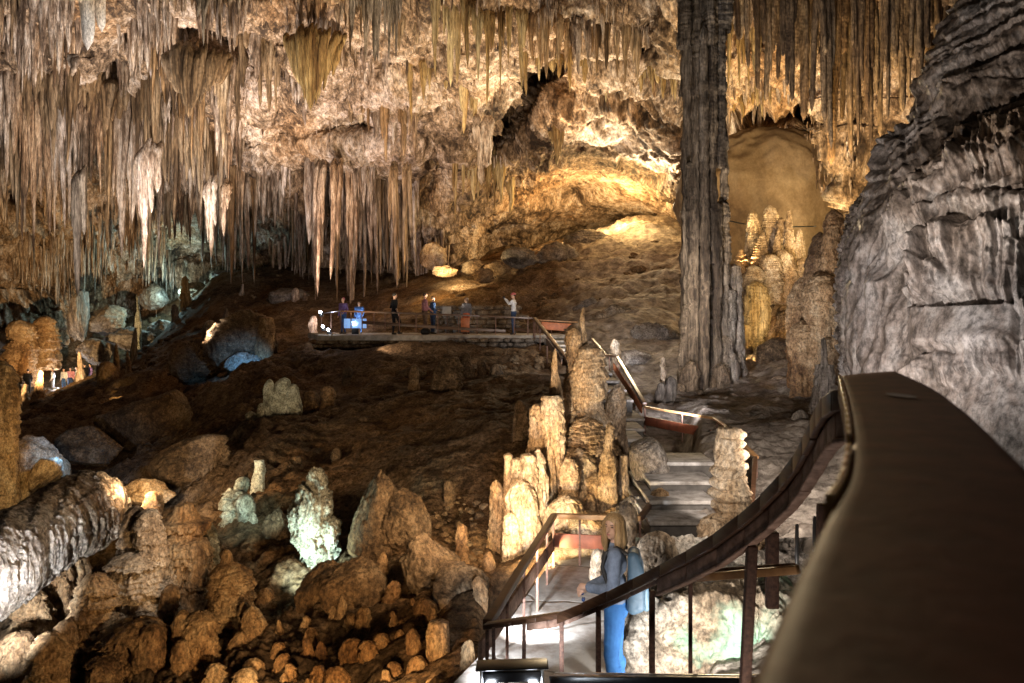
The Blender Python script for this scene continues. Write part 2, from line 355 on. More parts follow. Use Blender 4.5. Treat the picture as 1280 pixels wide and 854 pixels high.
rows = [ # px0 px1 rooty0 rooty1 tipmin tipmax count halfw mat lead desc
 (-30, 70, -30, -25, 62, 100, 8, 9, 'pink', 1.5, 'pale banded stalactite in the top left corner', 5),
 (10, 205, 110, 150, 255, 330, 20, 7, 'pink', 3.0, 'stalactite of the long ragged row at far left', 5),
 (-5, 150, 95, 110, 150, 235, 10, 11, 'tan', 1.5, 'tan shaft of the upper left band', 5),
 (-10, 70, 190, 215, 225, 262, 7, 7, 'tan', 1.0, 'stalactite over the dark slit at the left edge', 3),
 (85, 200, 90, 100, 150, 215, 10, 8, 'brown', 1.0, 'dark brown stalactite under the upper left ledge', 4),
 (188, 300, 55, 80, 145, 205, 12, 7, 'tan', 3.2, 'upper tan organ pipe left of the golden fan', 5),
 (200, 300, 140, 170, 225, 285, 12, 7, 'tan', 2.4, 'lower tan organ pipe under the upper pipes', 5),
 (205, 300, 40, 60, 70, 105, 8, 6, 'brown', .8, 'small brown stalactite above the organ pipes', 3),
 (285, 400, 205, 225, 280, 352, 17, 5, 'pink', 1.2, 'pale stalactite over the dark recess behind platform', 4),
 (385, 520, 200, 235, 300, 392, 19, 5, 'pink', 2.5, 'pinkish stalactite above the left platform end', 4),
 (400, 500, 215, 240, 300, 340, 10, 5, 'greyst', 0.5, 'thin grey stalactite behind the pinkish fringe', 3),
 (430, 530, 0, 25, 50, 115, 8, 6, 'tan', 1.2, 'stalactite of the roof right of golden fan', 4),
 (540, 655, -10, 25, 60, 130, 9, 5, 'gold', 1.5, 'golden stalactite in front of the dark diagonal gash', 4),
 (500, 600, 60, 110, 110, 165, 6, 5, 'gold', 1.0, 'golden stalactite left of the pale hanging stub', 3),
 (430, 520, 120, 140, 165, 205, 8, 6, 'tan', .8, 'short stalactite on the bare pinkish roof', 3),
 (655, 800, 15, 35, 55, 105, 12, 6, 'tan', 1.0, 'upper roof stalactite left of the great column', 4),
 (650, 850, 60, 92, 98, 128, 14, 5, 'gold', 1.0, 'small golden stalactite above the lit alcove', 3),
 (565, 640, 190, 215, 235, 275, 8, 4, 'gold', .8, 'small golden stalactite at the left rim of the alcove', 3),
 (300, 350, 30, 60, 100, 140, 5, 7, 'tan', 1.5, 'stalactite between the organ pipes and the golden fan', 4),
 (440, 500, -30, -20, 30, 75, 6, 7, 'greyst', 1.5, 'grey stalactite at the top edge of the roof', 4),
 (205, 290, 235, 250, 268, 300, 8, 5, 'pink', 2.0, 'little white tipped stalactite under the lower organ pipes', 3),
 (900, 955, 12, 20, 60, 110, 6, 6, 'gold', 0.6, 'golden stalactite right of the great column', 3),
 (905, 985, 100, 112, 130, 150, 9, 4, 'gold', 0.6, 'tiny golden stalactite over the smooth niche', 3),
]
seed = 100
for (x0, x1, r0, r1, t0, t1, n, hw, mat, lead, desc, nb) in rows:
    lens = []
    for i in range(n):
        f = (i+0.5)/n
        px = x0+(x1-x0)*f+rnd.uniform(-.28, .28)*(x1-x0)/n; py = r0+(r1-r0)*f+rnd.uniform(-8, 8)
        wv_ = float(vn(np.array([[px/34., r0/20., 3.]]), 88)[0]); tip = t0+(t1-t0)*np.clip(.45+.9*wv_+rnd.uniform(-.3, .3), -.25, 1.05)
        if rnd.random() < 0.12: tip = t0+(t1-t0)*rnd.uniform(.8, 1)
        d = float(wallD(px, py))-0.35-.55*lead*rnd.uniform(.5, 1.1)
        h = hw*rnd.uniform(.7, 1.35); seed += 1
        if px < -5: lab_i = None
        lens.append((px, py, tip, h, d))
    for i, (px, py, tip, h, d) in enumerate(lens):
        seed += 1
        mm = mat
        if mat == 'pink' and rnd.random() < .35: mm = 'tan'
        if mat == 'tan' and rnd.random() < .25: mm = 'pink' if rnd.random() < .5 else 'brown'
        fromleft = ORD[i] if i < n/2 else ORD[n-1-i]
        side = 'left' if i < n/2 else 'right'
        stal('stalactite', px, py-12, tip, h, d, max(2, int(nb*rnd.uniform(.7, 1.5))), mm, seed,
             '%s from the %s: %s' % (fromleft, side, desc), 'stalactites hanging from the cave roof', back=.5)
# --- single named stalactites of the roof
def one(*a, **k):
    global seed
    seed += 3; return stal(*a, seed=seed, **k)
R_ = 'stalactites hanging from the cave roof'
o = one('drapery', 108, -70, 62, 27, 36.0, 7, 'white', label='broad pale grey drapery hanging at the top left of the roof', cat='drapery', K=14, flat=.5, fl=.1, lump=.04, pw=.3, xshape=.35)
one('stalactite', 253, -20, 58, 6, 36, 3, 'greyst', label='dark grey stalactite at the top edge right of the pale drapery', group=R_)
def fan(px, py, tipy, hw, d, n, mat, seed_, label):
    r = np.random.RandomState(seed_); s = d/F; base = P(px, py, d)
    pos, ln, rr, le = [], [], [], []
    for i in range(n):
        u = (i/(n-1))*2-1; x = u*hw*s
        pos.append(base+[x, -abs(1-u*u)*hw*s*0.6+r.rand()*.25, r.rand()*.5+0.25*(1-abs(u))])
        L = (tipy-py)*s*(1-0.62*abs(u-0.05)**1.2)*(0.9+.1*r.rand()); ln.append(L); rr.append(hw*s*2.9/n*(0.8+.6*r.rand()))
        le.append([-u*hw*s*0.62/((tipy-py)*s), 0])
    V, Fq = cones(pos, ln, rr, 9, 14, seed_, lean=np.array(le), pw=.35, flute=.12, lump=.05, back=.4)
    return tag(link('fan_drapery', mesh_np('fan_drapery', recenter(V, base), Fq), M[mat], loc=base), label, 'drapery')
fan(391, 48, 160, 37, 39.0, 30, 'gold', 5, 'large golden fan of fused stalactites pointing down to one tip')
fan(243, 70, 165, 42, 38.5, 22, 'tan', 9, 'tan fan of ribbed stalactites among the upper organ pipes')
one('stalactite', 262, 225, 322, 7, 44, 4, 'pink', label='white crystal crusted stalactite over the blue lit grotto', group=R_, lump=.35)
one('stalactite', 280, 225, 296, 6, 44.5, 3, 'pink', label='second white crusted stalactite, just right of the longest one', group=R_, lump=.35)
one('stalactite', 183, 180, 336, 13, 42, 5, 'pink', label='longest pink stalactite of the left group ending in a blunt tip', group=R_)
one('stalactite', 97, 210, 372, 6, 44, 3, 'greyst', label='slim grey stalactite reaching almost down to the small cone at left', group=R_, pw=.25)
one('stalactite', 88, 70, 96, 6, 36, 2, 'pink', label='short blunt stalactite under the pale top left drapery', group=R_)
for k, (px, ty, w) in enumerate([(492, 362, 5), (508, 335, 6), (400, 372, 7), (420, 350, 7)]):
    one('stalactite', px, 200, ty, w*.8, 46.5, 3, 'tan' if k < 2 else 'pink', label=['slender tan stalactite hanging over the man in black', 'stalactite just right of the one over the man in black',
        'long pink stalactite over the left end of the railing', 'long pink stalactite right of the railing end lamps'][k], group=R_, pw=.35)
one('hanging_stub', 602, 150, 232, 12, 43, 6, 'pink', label='pale stubby hanging column left of the dark gash', cat='stalactite', pw=.12, lump=.2, fl=.2)
one('stalactite', 566, -20, 108, 5, 38, 3, 'gold', label='long thin straight golden stalactite at top centre', group=R_, pw=.2)
one('stalactite', 695, 150, 208, 9, 47, 6, 'gold', label='cluster of little stalactites hanging inside the lit alcove', group=R_)
# --- small unnamed drip fringe everywhere on the roof: uncountable
def fringe():
    r = np.random.RandomState(3); pos, ln, rr = [], [], []
    areas = [(-60, 300, -60, 330, 2600, 14, 62), (300, 470, -60, 130, 420, 10, 40), (470, 560, -60, 100, 130, 8, 30), (300, 560, 150, 215, 120, 6, 20), (540, 640, -60, 60, 110, 8, 26), (640, 860, -60, 70, 380, 8, 32), (280, 560, 195, 300, 900, 18, 75),
             (560, 660, 90, 230, 300, 5, 20), (680, 860, 80, 110, 260, 5, 22), (880, 1060, -40, 140, 700, 8, 30), (1000, 1110, 130, 260, 500, 4, 12), (-40, 100, 250, 330, 260, 12, 40)]
    for (x0, x1, y0, y1, n, l0, l1) in areas:
        px = r.uniform(x0, x1, n); py = r.uniform(y0, y1, n); D = wallD(px, py)
        cl = fbm(np.stack([px/38, py/38, px*0], -1), 2, 77)
        keep = cl > 0.0
        px, py, D, cl = px[keep], py[keep], D[keep], cl[keep]
        s = D/F; D = D-0.25-r.rand(len(D))*1.0
        pos.append(np.stack([(px-HX)/F*D, D, CZ+(HY-py)/F*D+0.3], -1))
        L = r.uniform(l0, l1, len(px))*s*(0.5+0.9*np.clip(cl+.4, 0, 1)); ln.append(L); rr.append(np.clip(L*0.085, 0.05, 0.16)*(0.6+.8*r.rand(len(L))))
    V, Fq = cones(np.concatenate(pos), np.concatenate(ln), np.concatenate(rr), 6, 6, 4, pw=.6, lump=.2)
    o = link('small_stalactites', mesh_np('small_stalactites', V, Fq), M['pink']); tag(o, 'dense fringe of small stalactites all over the cave roof', 'stalactites', kind='stuff')
fringe()
# --- curtain of long ribbed tubes, top right
tubes = [(918,50,52,7),(932,85,60,8),(948,112,50,7),(962,125,50,7),(975,100,50,7),(988,130,50,8),(1002,152,40,8),(1016,118,40,8),(1030,188,30,9),(1045,206,30,10),(1060,196,30,9),(1072,178,30,7),(1084,182,30,8),(1098,172,30,8),(1110,150,30,7),(1124,140,30,9),(1138,122,30,8),(1152,110,30,9),(1166,95,30,8),(1182,76,30,9),(1200,60,30,9),(1218,60,30,9),(1236,60,30,9)]
for i, (px, ty, ry, hw) in enumerate(tubes):
    d = 25.5+1.2*math.sin(i*2.1)
    side = (ORD[i]+' from the left') if i < 11 else (ORD[len(tubes)-1-i]+' from the right')
    one('dripstone_tube', px, -55, ty, hw*1.05, d-0.6, 4+(i % 3), 'tube', label='%s of the long ribbed tubes curtaining the top right' % side, cat='stalactite',
        group='long ribbed tubes at the top right', pw=.16, K=10, Ms=34, fl=.13, lump=.09, xshape=.35)
# ================================================================ STALAGMITES, COLUMNS, BOULDERS
PROF = dict(
 cone=[(0,.03),(.03,.22),(.2,.5),(.5,.75),(.8,.95),(1,1.1)],
 blunt=[(0,.05),(.03,.42),(.10,.68),(.25,.85),(.6,.95),(1,1.1)],
 spire=[(0,.03),(.04,.2),(.4,.4),(.6,.75),(.85,.95),(1,1.1)],
 pillar=[(0,.1),(.02,.8),(.2,.9),(.6,1),(1,1.15)],
 bulb=[(0,.05),(.06,.55),(.2,.9),(.45,1),(.7,.85),(1,.9)],
 pagoda=[(0,.05),(.02,.4),(.14,.62),(.15,.95),(.3,.8),(.32,1),(.52,.85),(.55,1.05),(.75,.9),(.8,1.1),(1,1.1)],
 bottle=[(0,.05),(.04,.35),(.3,.45),(.42,.85),(.8,1),(1,1)],
 stack=[(0,.1),(.03,.55),(.1,.62),(.13,.45),(.2,.7),(.28,.72),(.31,.5),(.4,.85),(.5,.85),(.54,.6),(.64,.9),(.76,.95),(.8,.7),(.9,1),(1,1)])
def lathe(px, yt, yb, hw, d, prof='cone', style='ruffle', seed=0, lean=0.0, ext=0.5, amp=1.0, dep=0.9, tsp=None, K=None, Mz=None, lump=1.0):
    s = d/F; H = (yb-yt)*s; R = hw*s; base = P(px, yb, d)
    pr = np.array(PROF[prof] if isinstance(prof, str) else prof, float)
    K = K or int(np.clip(hw*6, 40, 240)); Mz = Mz or int(np.clip((yb-yt)*2.0, 30, 320))
    t = np.linspace(0, 1+ext, Mz); th = np.linspace(0, 2*np.pi, K, endpoint=False)
    rad = np.interp(t, pr[:, 0], pr[:, 1]); rad = np.where(t > 1, pr[-1, 1]*(1+.35*(t-1)), rad)
    T, TH = np.meshgrid(t, th, indexing='ij'); RR = rad[:, None]*R*np.ones_like(TH)
    z = (1-T)*H
    off = np.array([seed*13.7, seed*7.1, seed*3.3])
    sx = 1.0/max(R, .05)
    n0 = np.stack([np.cos(TH), np.sin(TH), z*sx*0.5], -1)
    RR = RR*(1+0.34*lump*fbm(n0*0.9+off, 3, 201)+0.20*lump*fbm(n0*2.3+off, 3, 205)*np.clip(T*5, .2, 1))
    q = np.stack([RR*np.cos(TH), RR*np.sin(TH), z], -1)
    u = q*sx
    fade = np.clip(T*6, 0.15, 1)
    tsp = tsp or max(0.42*R, 0.07)
    if style == 'ruffle':
        zz = z*(1+.18*np.sin(z*1.7+seed))+off[2]
        RR = RR+amp*R*0.34*fade*(tiers(zz, u*(tsp*2.3)+off, tsp*2.1, seed % 50, 0.42, 0.7)-.5)+amp*R*0.07*fade*tiers(zz, u*tsp*.8+off, tsp*.5, 3, .3, .8)
        RR = RR+R*0.05*ridge(u*3+off, 2, 207)+R*.05*ridge(u*np.array([7.5, 7.5, .7])+off, 2, 208)
    elif style == 'layer':
        RR = RR+amp*R*0.15*fade*(tiers(z*(1+.3*np.sin(z*2.1+seed))+off[2], u*(tsp*0.8)+off, tsp*1.3, seed % 50, 0.26, 1.3)-.5)*(.4+.6*sst(-.2,.3,fbm(n0*1.3+off+9,2,219)))+R*0.10*ridge(u*2.0+off, 3, 209)
    elif style == 'drip':
        fl = np.stack([u[..., 0]*3.4, u[..., 1]*3.4, u[..., 2]*0.28], -1)
        RR = RR+amp*R*0.17*fade*ridge(fl+off, 3, 211)+amp*R*0.10*(tiers(z+off[2], u*(tsp*1.5)+off, tsp*2.4, seed % 50, 0.5, 0.7)-.5)
    elif style == 'knob':
        RR = RR+amp*R*0.12*ridge(u*1.8+off, 3, 213)+amp*R*0.08*(tiers(z+off[2], u*tsp+off, tsp*1.6, seed % 50, .4, .6)-.5)
    elif style == 'smooth':
        RR = RR+amp*R*0.05*ridge(u*2.2+off, 3, 215)
    RR = RR+R*0.05*lump*ridge(u*7+off, 3, 217)*fade
    RR = np.maximum(RR, 0.002)
    wob = R*0.18*np.sin(T*4+seed)
    X = base[0]+RR*np.cos(TH)+lean*z+wob; Y = base[1]+RR*np.sin(TH)*dep; Z = base[2]+z-0.03*R*np.cos(TH*3)
    return np.stack([X, Y, Z], -1).reshape(-1, 3), grid_faces(Mz, K, 0, True), base
def stag(name, specs, mat, label, cat='stalagmite', group=None, kind=None, lobes=True):
    """one stalagmite, or several lobes grown together: one mesh"""
    global seed
    parts = []; extra = []; base0 = None
    for sp in specs:
        seed += 1
        sp = dict(sp) if isinstance(sp, dict) else dict(zip(('px', 'yt', 'yb', 'hw', 'd', 'prof', 'style', 'lean'), sp))
        if sp.get('style') in ('ruffle', 'knob', 'layer', 'drip') and sp['hw'] >= 9 and lobes:
            rr = random.Random(seed*31+int(sp['px']))
            for q in range(2 if sp['hw'] < 16 else 4):
                e = dict(sp); sd = rr.choice((-1, 1)); h_ = sp['yb']-sp['yt']
                e['px'] = sp['px']+sd*sp['hw']*rr.uniform(.35, .75); e['yt'] = sp['yt']+h_*rr.uniform(.22, .7); e['hw'] = sp['hw']*rr.uniform(.3, .55)
                e['d'] = sp['d']-sp['hw']*sp['d']/F*rr.uniform(.2, .7); e['prof'] = rr.choice(('blunt', 'bulb', 'cone', 'blunt')); e['yb'] = sp['yb']
                V, Fq, b = lathe(seed=seed+q*7, **e); extra.append((V, Fq))
        V, Fq, b = lathe(seed=seed, **sp)
        if base0 is None: base0 = b
        parts.append((V, Fq))
    V, Fq = merge(parts+extra)
    return tag(link(name, mesh_np(name, recenter(V, base0), Fq), M[mat], loc=base0), label, cat, group, kind)
_ico = {}
def ico(sub):
    if sub not in _ico:
        bm = bmesh.new(); bmesh.ops.create_icosphere(bm, subdivisions=sub, radius=1)
        _ico[sub] = (np.array([v.co[:] for v in bm.verts]), np.array([[v.index for v in f.verts] for f in bm.faces])); bm.free()
    return _ico[sub]
def boulder(px, py, hw, hh, d, mat, label=None, seed_=1, rot=0, cuts=9, dep=.9, name='boulder', cat='boulder', group=None, kind=None, rg=1.0, sub=5):
    if hw > 26: sub = 6
    V, T = ico(sub); V = V.copy(); r = np.random.RandomState(seed_)
    for k in range(cuts):
        n = r.randn(3); n /= np.linalg.norm(n); c = r.uniform(.55, .9)
        h = V@n-c; V = V-np.outer(np.maximum(h, 0)*0.93, n)
    nrm = V/np.linalg.norm(V, axis=1, keepdims=True); o = r.rand(3)*50
    V = V+nrm*(0.15*fbm(V*1.2+o, 3, 301)+rg*0.10*ridge(V*2.6+o, 4, 305)+rg*.045*ridge(V*7+o, 3, 309)+rg*.02*ridge(V*17+o, 2, 311))[:, None]
    s = d/F
    V = V*np.array([hw*s, (hw+hh)/2*s*dep, hh*s])*1.06
    a = math.radians(rot); V = np.stack([V[:, 0]*math.cos(a)-V[:, 2]*math.sin(a), V[:, 1], V[:, 0]*math.sin(a)+V[:, 2]*math.cos(a)], -1)
    b = P(px, py, d)
    return tag(link(name, mesh_np(name, V, [], tris=T), M[mat], loc=b), label, cat, group, kind)
# ---------------------------------------------------------------- great column
def column():
    parts = []; d = 24.0; r = np.random.RandomState(8); s = d/F
    def shaft(px, yt, yb, hw, dd, k, fl=.16, lump=.06, Ms=60, Kk=12):
        V, Fq = cones([P(px, yb, dd)], [(yb-yt)*dd/F], [hw*.86*dd/F], Kk, Ms, k, tip=.8, pw=.9, flute=fl, lump=lump, up=True, lean=np.zeros((1, 2)))
        parts.append((V, Fq))
    shaft(880, -90, 500, 12, 24.7, 1, .2, .10, 110, 30)
    for k, (px, yt, yb, hw, dd) in enumerate([(862,-90,470,8,24.3),(871,-90,300,7,23.9),(880,30,495,7.5,23.5),(889,-90,330,7,23.8),(898,-90,210,8,24.0),(900,120,330,6,24.3),(868,200,485,8,23.9),
          (860,-90,120,6,24.4),(893,250,500,8,23.9),(902,250,420,8,24.2),(908,360,500,9,24.3),(860,380,500,10,24.0),(874,-90,120,9,23.7),(886,-90,60,9,23.6),(902,-90,40,12,24.0),(858,-90,60,11,24)]):
        shaft(px, yt, yb, hw, dd, 30+k, .14, .14 if k in (2,) else .13, 90, 14)
    V, Fq = merge(parts)
    q = V*np.array([2.2, 2.2, .5])
    n = V-np.array([P(880, 0, 24.4)[0], 24.4, 0]); n[:, 2] = 0; n /= np.linalg.norm(n, axis=1, keepdims=True)+1e-6
    V = V+n*(0.08*ridge(q, 3, 401)+0.06*ridge(V*np.array([5, 5, 1.2]), 3, 403)+.05*(tiers(V[:, 2], V, .7, 7, .4)))[:, None]
    b = P(882, 500, 24.4)
    tag(link('dripstone_column', mesh_np('dripstone_column', recenter(V, b), Fq), M['colm'], loc=b), 'great fluted grey column reaching from the slope up to the cave roof', 'cave column')
column()
stag('stalagmite', [(918,330,505,11,24.6,'pillar','drip'),(908,420,505,13,24.0,'blunt','layer'),(925,440,505,8,24.4,'blunt','layer'),(898,455,508,12,23.4,'blunt','knob')], 'greyst', 'lumpy grey pillar leaning on the right foot of the great column')
stag('stalagmite', [(862,452,512,13,23.2,'blunt','layer'),(850,480,512,9,23.0,'blunt','knob'),(876,488,515,8,22.6,'bulb','knob')], 'greyst', 'low knobbly stalagmite at the left foot of the great column')
# ---------------------------------------------------------------- flowstone buttress right
def buttress():
    nu, nv = 620, 760
    U, Vv = np.meshgrid(np.linspace(-0.25, 1, nu), np.linspace(-90, 720, nv))
    edge = cr([-90,0,60,120,170,210,260,330,450,520,720], [1262,1216,1186,1158,1122,1088,1058,1044,1044,1052,1040], Vv.ravel()).reshape(Vv.shape)
    W = 460
    ang = U*np.pi/2
    px = edge+W*(1-np.cos(np.abs(ang)*1.0))*1.0+np.where(U < 0, 10*U, 0)
    d0 = np.interp(Vv, [-90, 0, 150, 300, 400, 520, 720], [14.0, 13.2, 12.6, 12.0, 11.4, 10.6, 9.8])
    D = d0+6.0*(1-np.sin(np.clip(ang, -.6, 9)))-1.0
    G = np.stack([(px-HX)/F*D, D, CZ+(HY-Vv)/F*D], -1)
    n = normals(G)
    q = G.copy()
    # ledges sweeping down to the left, each with pleated drapery under it
    u_ = px+10*vn(q*0.9, 555)
    d = 0.05*ridge(q*2.2, 3, 541)+0.012*ridge(q*7, 2, 543, .6)
    left = sst(1150, 1090, px)*sst(215, 330, Vv)
    qx = np.stack([px/13+0.4*vn(q*.8, 529), px*0, Vv/170], -1)
    comb = ridge(qx, 2, 531)*.8+ridge(qx*np.array([2.3, 1, 2.]), 2, 533)*.3
    def terr(ylist, x0, x1, slope, bow, o, cl, Lk=1.0, wv=9, sharp=.05):
        """stack of ledges: ylist heights at the middle x"""
        out = np.zeros_like(px); xm = (x0+x1)/2
        win = sst(x0-12, x0+14, px)*sst(x1+12, x1-14, px)
        for i, (yl, nx_) in enumerate(zip(ylist[:-1], ylist[1:])):
            cv = yl-slope*(px-xm)+bow*((px-xm)/((x1-x0)/2))**2+wv*vn(np.stack([px/70+i*5.3, px*0+i, px*0], -1), 557)+2*vn(np.stack([px/9+i*3.1, px*0+i, px*0], -1), 558)
            Lr = (nx_-yl)*Lk*(0.9+0.16*comb)
            tt = (Vv-cv)/np.maximum(Lr, 3)
            out = np.maximum(out, sst(-sharp*4, sharp, tt)*sst(1.05, 0.8, tt)*(o*(.55+.45*np.clip(1-tt, 0, 1)**.6)+cl*1.35*comb*sst(0.02, .2, tt)))
        return out*win
    # upper slanting bands
    d += terr([-115, -82, -50, -18, 12, 40, 66, 92, 120, 146, 170, 192, 212, 236, 262], 1120, 1420, .55, 22, .20, .06, .95, 12)*sst(275, 235, Vv-(-(px-1270)*.25))
    d += 0.35*sst(0, .5, vn(q*.55, 577))*sst(260, 180, Vv)
    # big hanging curtains
    d += terr([170, 232], 1205, 1400, .25, 0, .26, .12)
    d += terr([232, 290], 1118, 1240, .35, 16, .22, .10)
    d += terr([252, 312], 1225, 1420, .15, 8, .28, .13)
    d += terr([292, 360], 1140, 1215, .5, 8, .24, .12)
    d += terr([300, 388], 1160, 1292, -.05, 26, .36, .15, 1.0, 5)
    d += terr([352, 385], 1165, 1202, 0, 12, .25, .12)
    d += terr([360, 388], 1148, 1172, 0, 12, .22, .08)
    d += terr([390, 455], 1285, 1420, .1, 8, .4, .15)
    d += terr([452, 500], 1130, 1200, .1, 10, .22, .12)
    d += terr([436, 478], 1200, 1300, -.2, 12, .16, .10)
    d += left*0.24*ridge(q*np.array([2.6, 2.6, .16]), 2, 551)+left*.05*ridge(qx*1.3, 2, 552)
    d += .10*tiers(G[..., 2]+.3*vn(q*1.5, 7), q*.5, .30, 513, .25, .8)*(1-left)*sst(300, 240, Vv)
    sm = sst(1135, 1160, px)*sst(386, 394, Vv)*sst(446, 432, Vv)*sst(1285, 1270, px)
    d = d*(1-.8*sm)+sm*0.30
    # black crumbly rim
    rim = sst(1095, 1060, px)*sst(240, 290, Vv)*0+sst(0.18, 0.05, U)
    d += rim*0.16*ridge(q*4.5, 4, 571, .65)
    G = G-n*d[..., None]*np.sign(n[..., 1:2])
    b = P(1160, 520, 11)
    o = link('flowstone_mass', mesh_np('flowstone_mass', recenter(G.reshape(-1, 3), b), grid_faces(nv, nu)), M['flow'], loc=b)
    tag(o, 'huge grey flowstone mass with draped ledges filling the right side', 'flowstone')
buttress()
boulder(950, 272, 100, 108, 39.5, 'dome', 'smooth brown dome of rock filling the niche right of the great column', 91, rg=.55, cuts=5, dep=.5, name='rock_dome', cat='rock')
# ---------------------------------------------------------------- rocks between column and flowstone
stag('stalagmite', [dict(px=p,yt=t_,yb=376,hw=h_,d=d_,prof=pr,style=st_,ext=.04,lump=1.2) for p,t_,h_,d_,pr,st_ in [(988,262,9,30.2,'cone','layer'),(964,257,11,31,'blunt','layer'),(940,264,10,31,'blunt','layer'),(975,272,9,30.6,'blunt','knob'),(952,292,13,30,'cone','layer'),(1000,286,11,30,'cone','drip'),(928,312,11,30.4,'cone','ruffle'),(982,312,14,29.6,'blunt','drip'),(962,318,14,29.4,'blunt','ruffle'),(940,332,13,29.3,'blunt','ruffle'),(1003,322,13,29.6,'blunt','drip'),(973,286,8,30,'cone','layer')]],
   'stag', 'castle-like group of fused ochre stalagmites below the smooth niche')
stag('stalagmite', [(945,355,470,11,28.5,'pillar','layer'),(948,352,398,14,28.4,'bulb','layer')], 'gold', 'brightly lit yellow pillar standing under the castle-like group')
stag('stalagmite', [(932,405,472,9,28.3,'pillar','knob')], 'gold', 'thin crumbly yellow pillar left of the brightly lit one')
stag('flowstone_heap', [(1040,262,500,20,20.5,'blunt','knob'),(1022,290,500,18,21,'blunt','drip'),(1002,345,500,16,21.5,'bulb','knob'),(1030,340,430,22,20.4,'bulb','knob'),(1012,400,500,22,20.6,'bulb','knob'),(1040,420,520,20,20,'blunt','knob')], 'orange', 'heap of rounded ochre flowstone against the left edge of the grey mass', cat='flowstone')
boulder(985, 455, 38, 30, 26, 'bould', 'brown boulder behind the twin spire stalagmite', 5)
boulder(945, 485, 24, 14, 24, 'bould', 'low rounded rock at the foot of the yellow pillar', 6)
boulder(1000, 420, 34, 34, 29, 'bould', 'tall brown rock face under the ochre heap', 16)
stag('stalagmite', [(1029,422,520,7,17,'bottle','layer'),(1029,455,522,12,17.1,'pillar','layer'),(1040,480,525,9,17,'blunt','knob')], 'greyst', 'spire topped grey stalagmite left of the end of the big handrail')
stag('stalagmite', [(1001,512,545,9,15.6,'bulb','smooth')], 'greyst', 'small round knob on the grey slope beside the stairs')
stag('stalagmite', [(829,446,490,4.5,22,'stack','smooth')], 'stag', 'thin pale stalagmite standing beyond the sloping orange board')
stag('stalagmite', [(769,424,458,6,27,'bulb','knob')], 'stag', 'short pale stalagmite behind the upper stair railing')
stag('stalagmite', [(838,470,500,7,21.5,'bulb','smooth'),(826,478,500,6,21.3,'blunt','smooth')], 'greyst', 'pair of little rounded knobs right of the stair railing')
# ---------------------------------------------------------------- central stalagmite mass
stag('stalagmite_mass', [
  dict(px=735,yt=430,yb=560,hw=25,d=14.6,prof=[(0,.1),(.05,.55),(.3,.85),(.5,1.0),(.55,.8),(.75,1.05),(1,1)],style='layer',amp=1.2),
  dict(px=729,yt=384,yb=450,hw=9,d=14.8,prof='spire',style='smooth'), dict(px=719,yt=408,yb=470,hw=11,d=14.7,prof='blunt',style='knob'),
  dict(px=740,yt=522,yb=640,hw=30,d=14.0,prof='blunt',style='ruffle',amp=1.3), dict(px=722,yt=560,yb=690,hw=28,d=13.6,prof='blunt',style='knob',amp=1.4),
  dict(px=752,yt=590,yb=700,hw=32,d=13.2,prof='blunt',style='drip'), dict(px=706,yt=490,yb=600,hw=14,d=14.4,prof='blunt',style='knob'),
  dict(px=772,yt=480,yb=600,hw=13,d=15.2,prof='blunt',style='layer')], 'stag', 'tall layered stalagmite mass rising behind the landing beside the stairs', cat='stalagmite')
stag('stalagmite', [dict(px=695,yt=436,yb=520,hw=10,d=14.0,prof='spire',style='smooth')], 'stag', 'smooth dark spire left of the tallest layered mass')
stag('stalagmite', [dict(px=693,yt=494,yb=610,hw=14,d=13.5,prof=[(0,.8),(.03,1),(.4,.95),(.7,.7),(1,.4)],style='drip',amp=1.4),dict(px=672,yt=505,yb=570,hw=12,d=13.7,prof='blunt',style='knob')], 'stag', 'flat topped drapery of drips lit from below, left of the layered mass')
stag('stalagmite', [dict(px=635,yt=566,yb=690,hw=7,d=13.0,prof='pillar',style='drip'),dict(px=646,yt=572,yb=700,hw=10,d=12.9,prof='pillar',style='drip'),dict(px=660,yt=566,yb=700,hw=11,d=12.8,prof='pillar',style='drip',amp=1.4),
  dict(px=674,yt=562,yb=705,hw=12,d=12.9,prof='blunt',style='drip',amp=1.4),dict(px=655,yt=600,yb=710,hw=18,d=12.6,prof='blunt',style='drip',amp=1.2),dict(px=640,yt=640,yb=720,hw=12,d=12.4,prof='blunt',style='knob')],
  'stag', 'broad organ-like wall of fused golden stalagmites at the corner of the landing')
stag('stalagmite', [dict(px=711,yt=572,yb=650,hw=13,d=13.1,prof='blunt',style='knob',amp=1.5),dict(px=705,yt=620,yb=705,hw=24,d=12.6,prof='blunt',style='drip')], 'stag', 'crusted golden knob between the organ wall and the ringed stalagmite')
stag('stalagmite', [dict(px=761,yt=528,yb=640,hw=12,d=12.9,prof='bottle',style='layer',amp=1.2)], 'stag', 'ringed bottle shaped stalagmite in front of the layered mass')
stag('stalagmite', [dict(px=780,yt=568,yb=640,hw=6.5,d=13.0,prof='pillar',style='smooth')], 'stag', 'slim smooth pillar just right of the ringed bottle shaped stalagmite')
stag('stalagmite', [dict(px=736,yt=640,yb=720,hw=36,d=12.4,prof='blunt',style='drip',amp=1.3),dict(px=775,yt=635,yb=715,hw=25,d=12.5,prof='blunt',style='drip')], 'stag', 'low golden drip wall right behind the back rail of the landing')
stag('stalagmite', [dict(px=780,yt=626,yb=712,hw=11.5,d=9.3,prof='bulb',style='smooth',lean=.05)], 'bould', 'smooth brown rounded stalagmite standing behind the woman')
stag('stalagmite', [dict(px=746,yt=686,yb=720,hw=8,d=9.6,prof='bulb',style='layer')], 'stag', 'small pale knob on the paving left of the woman')
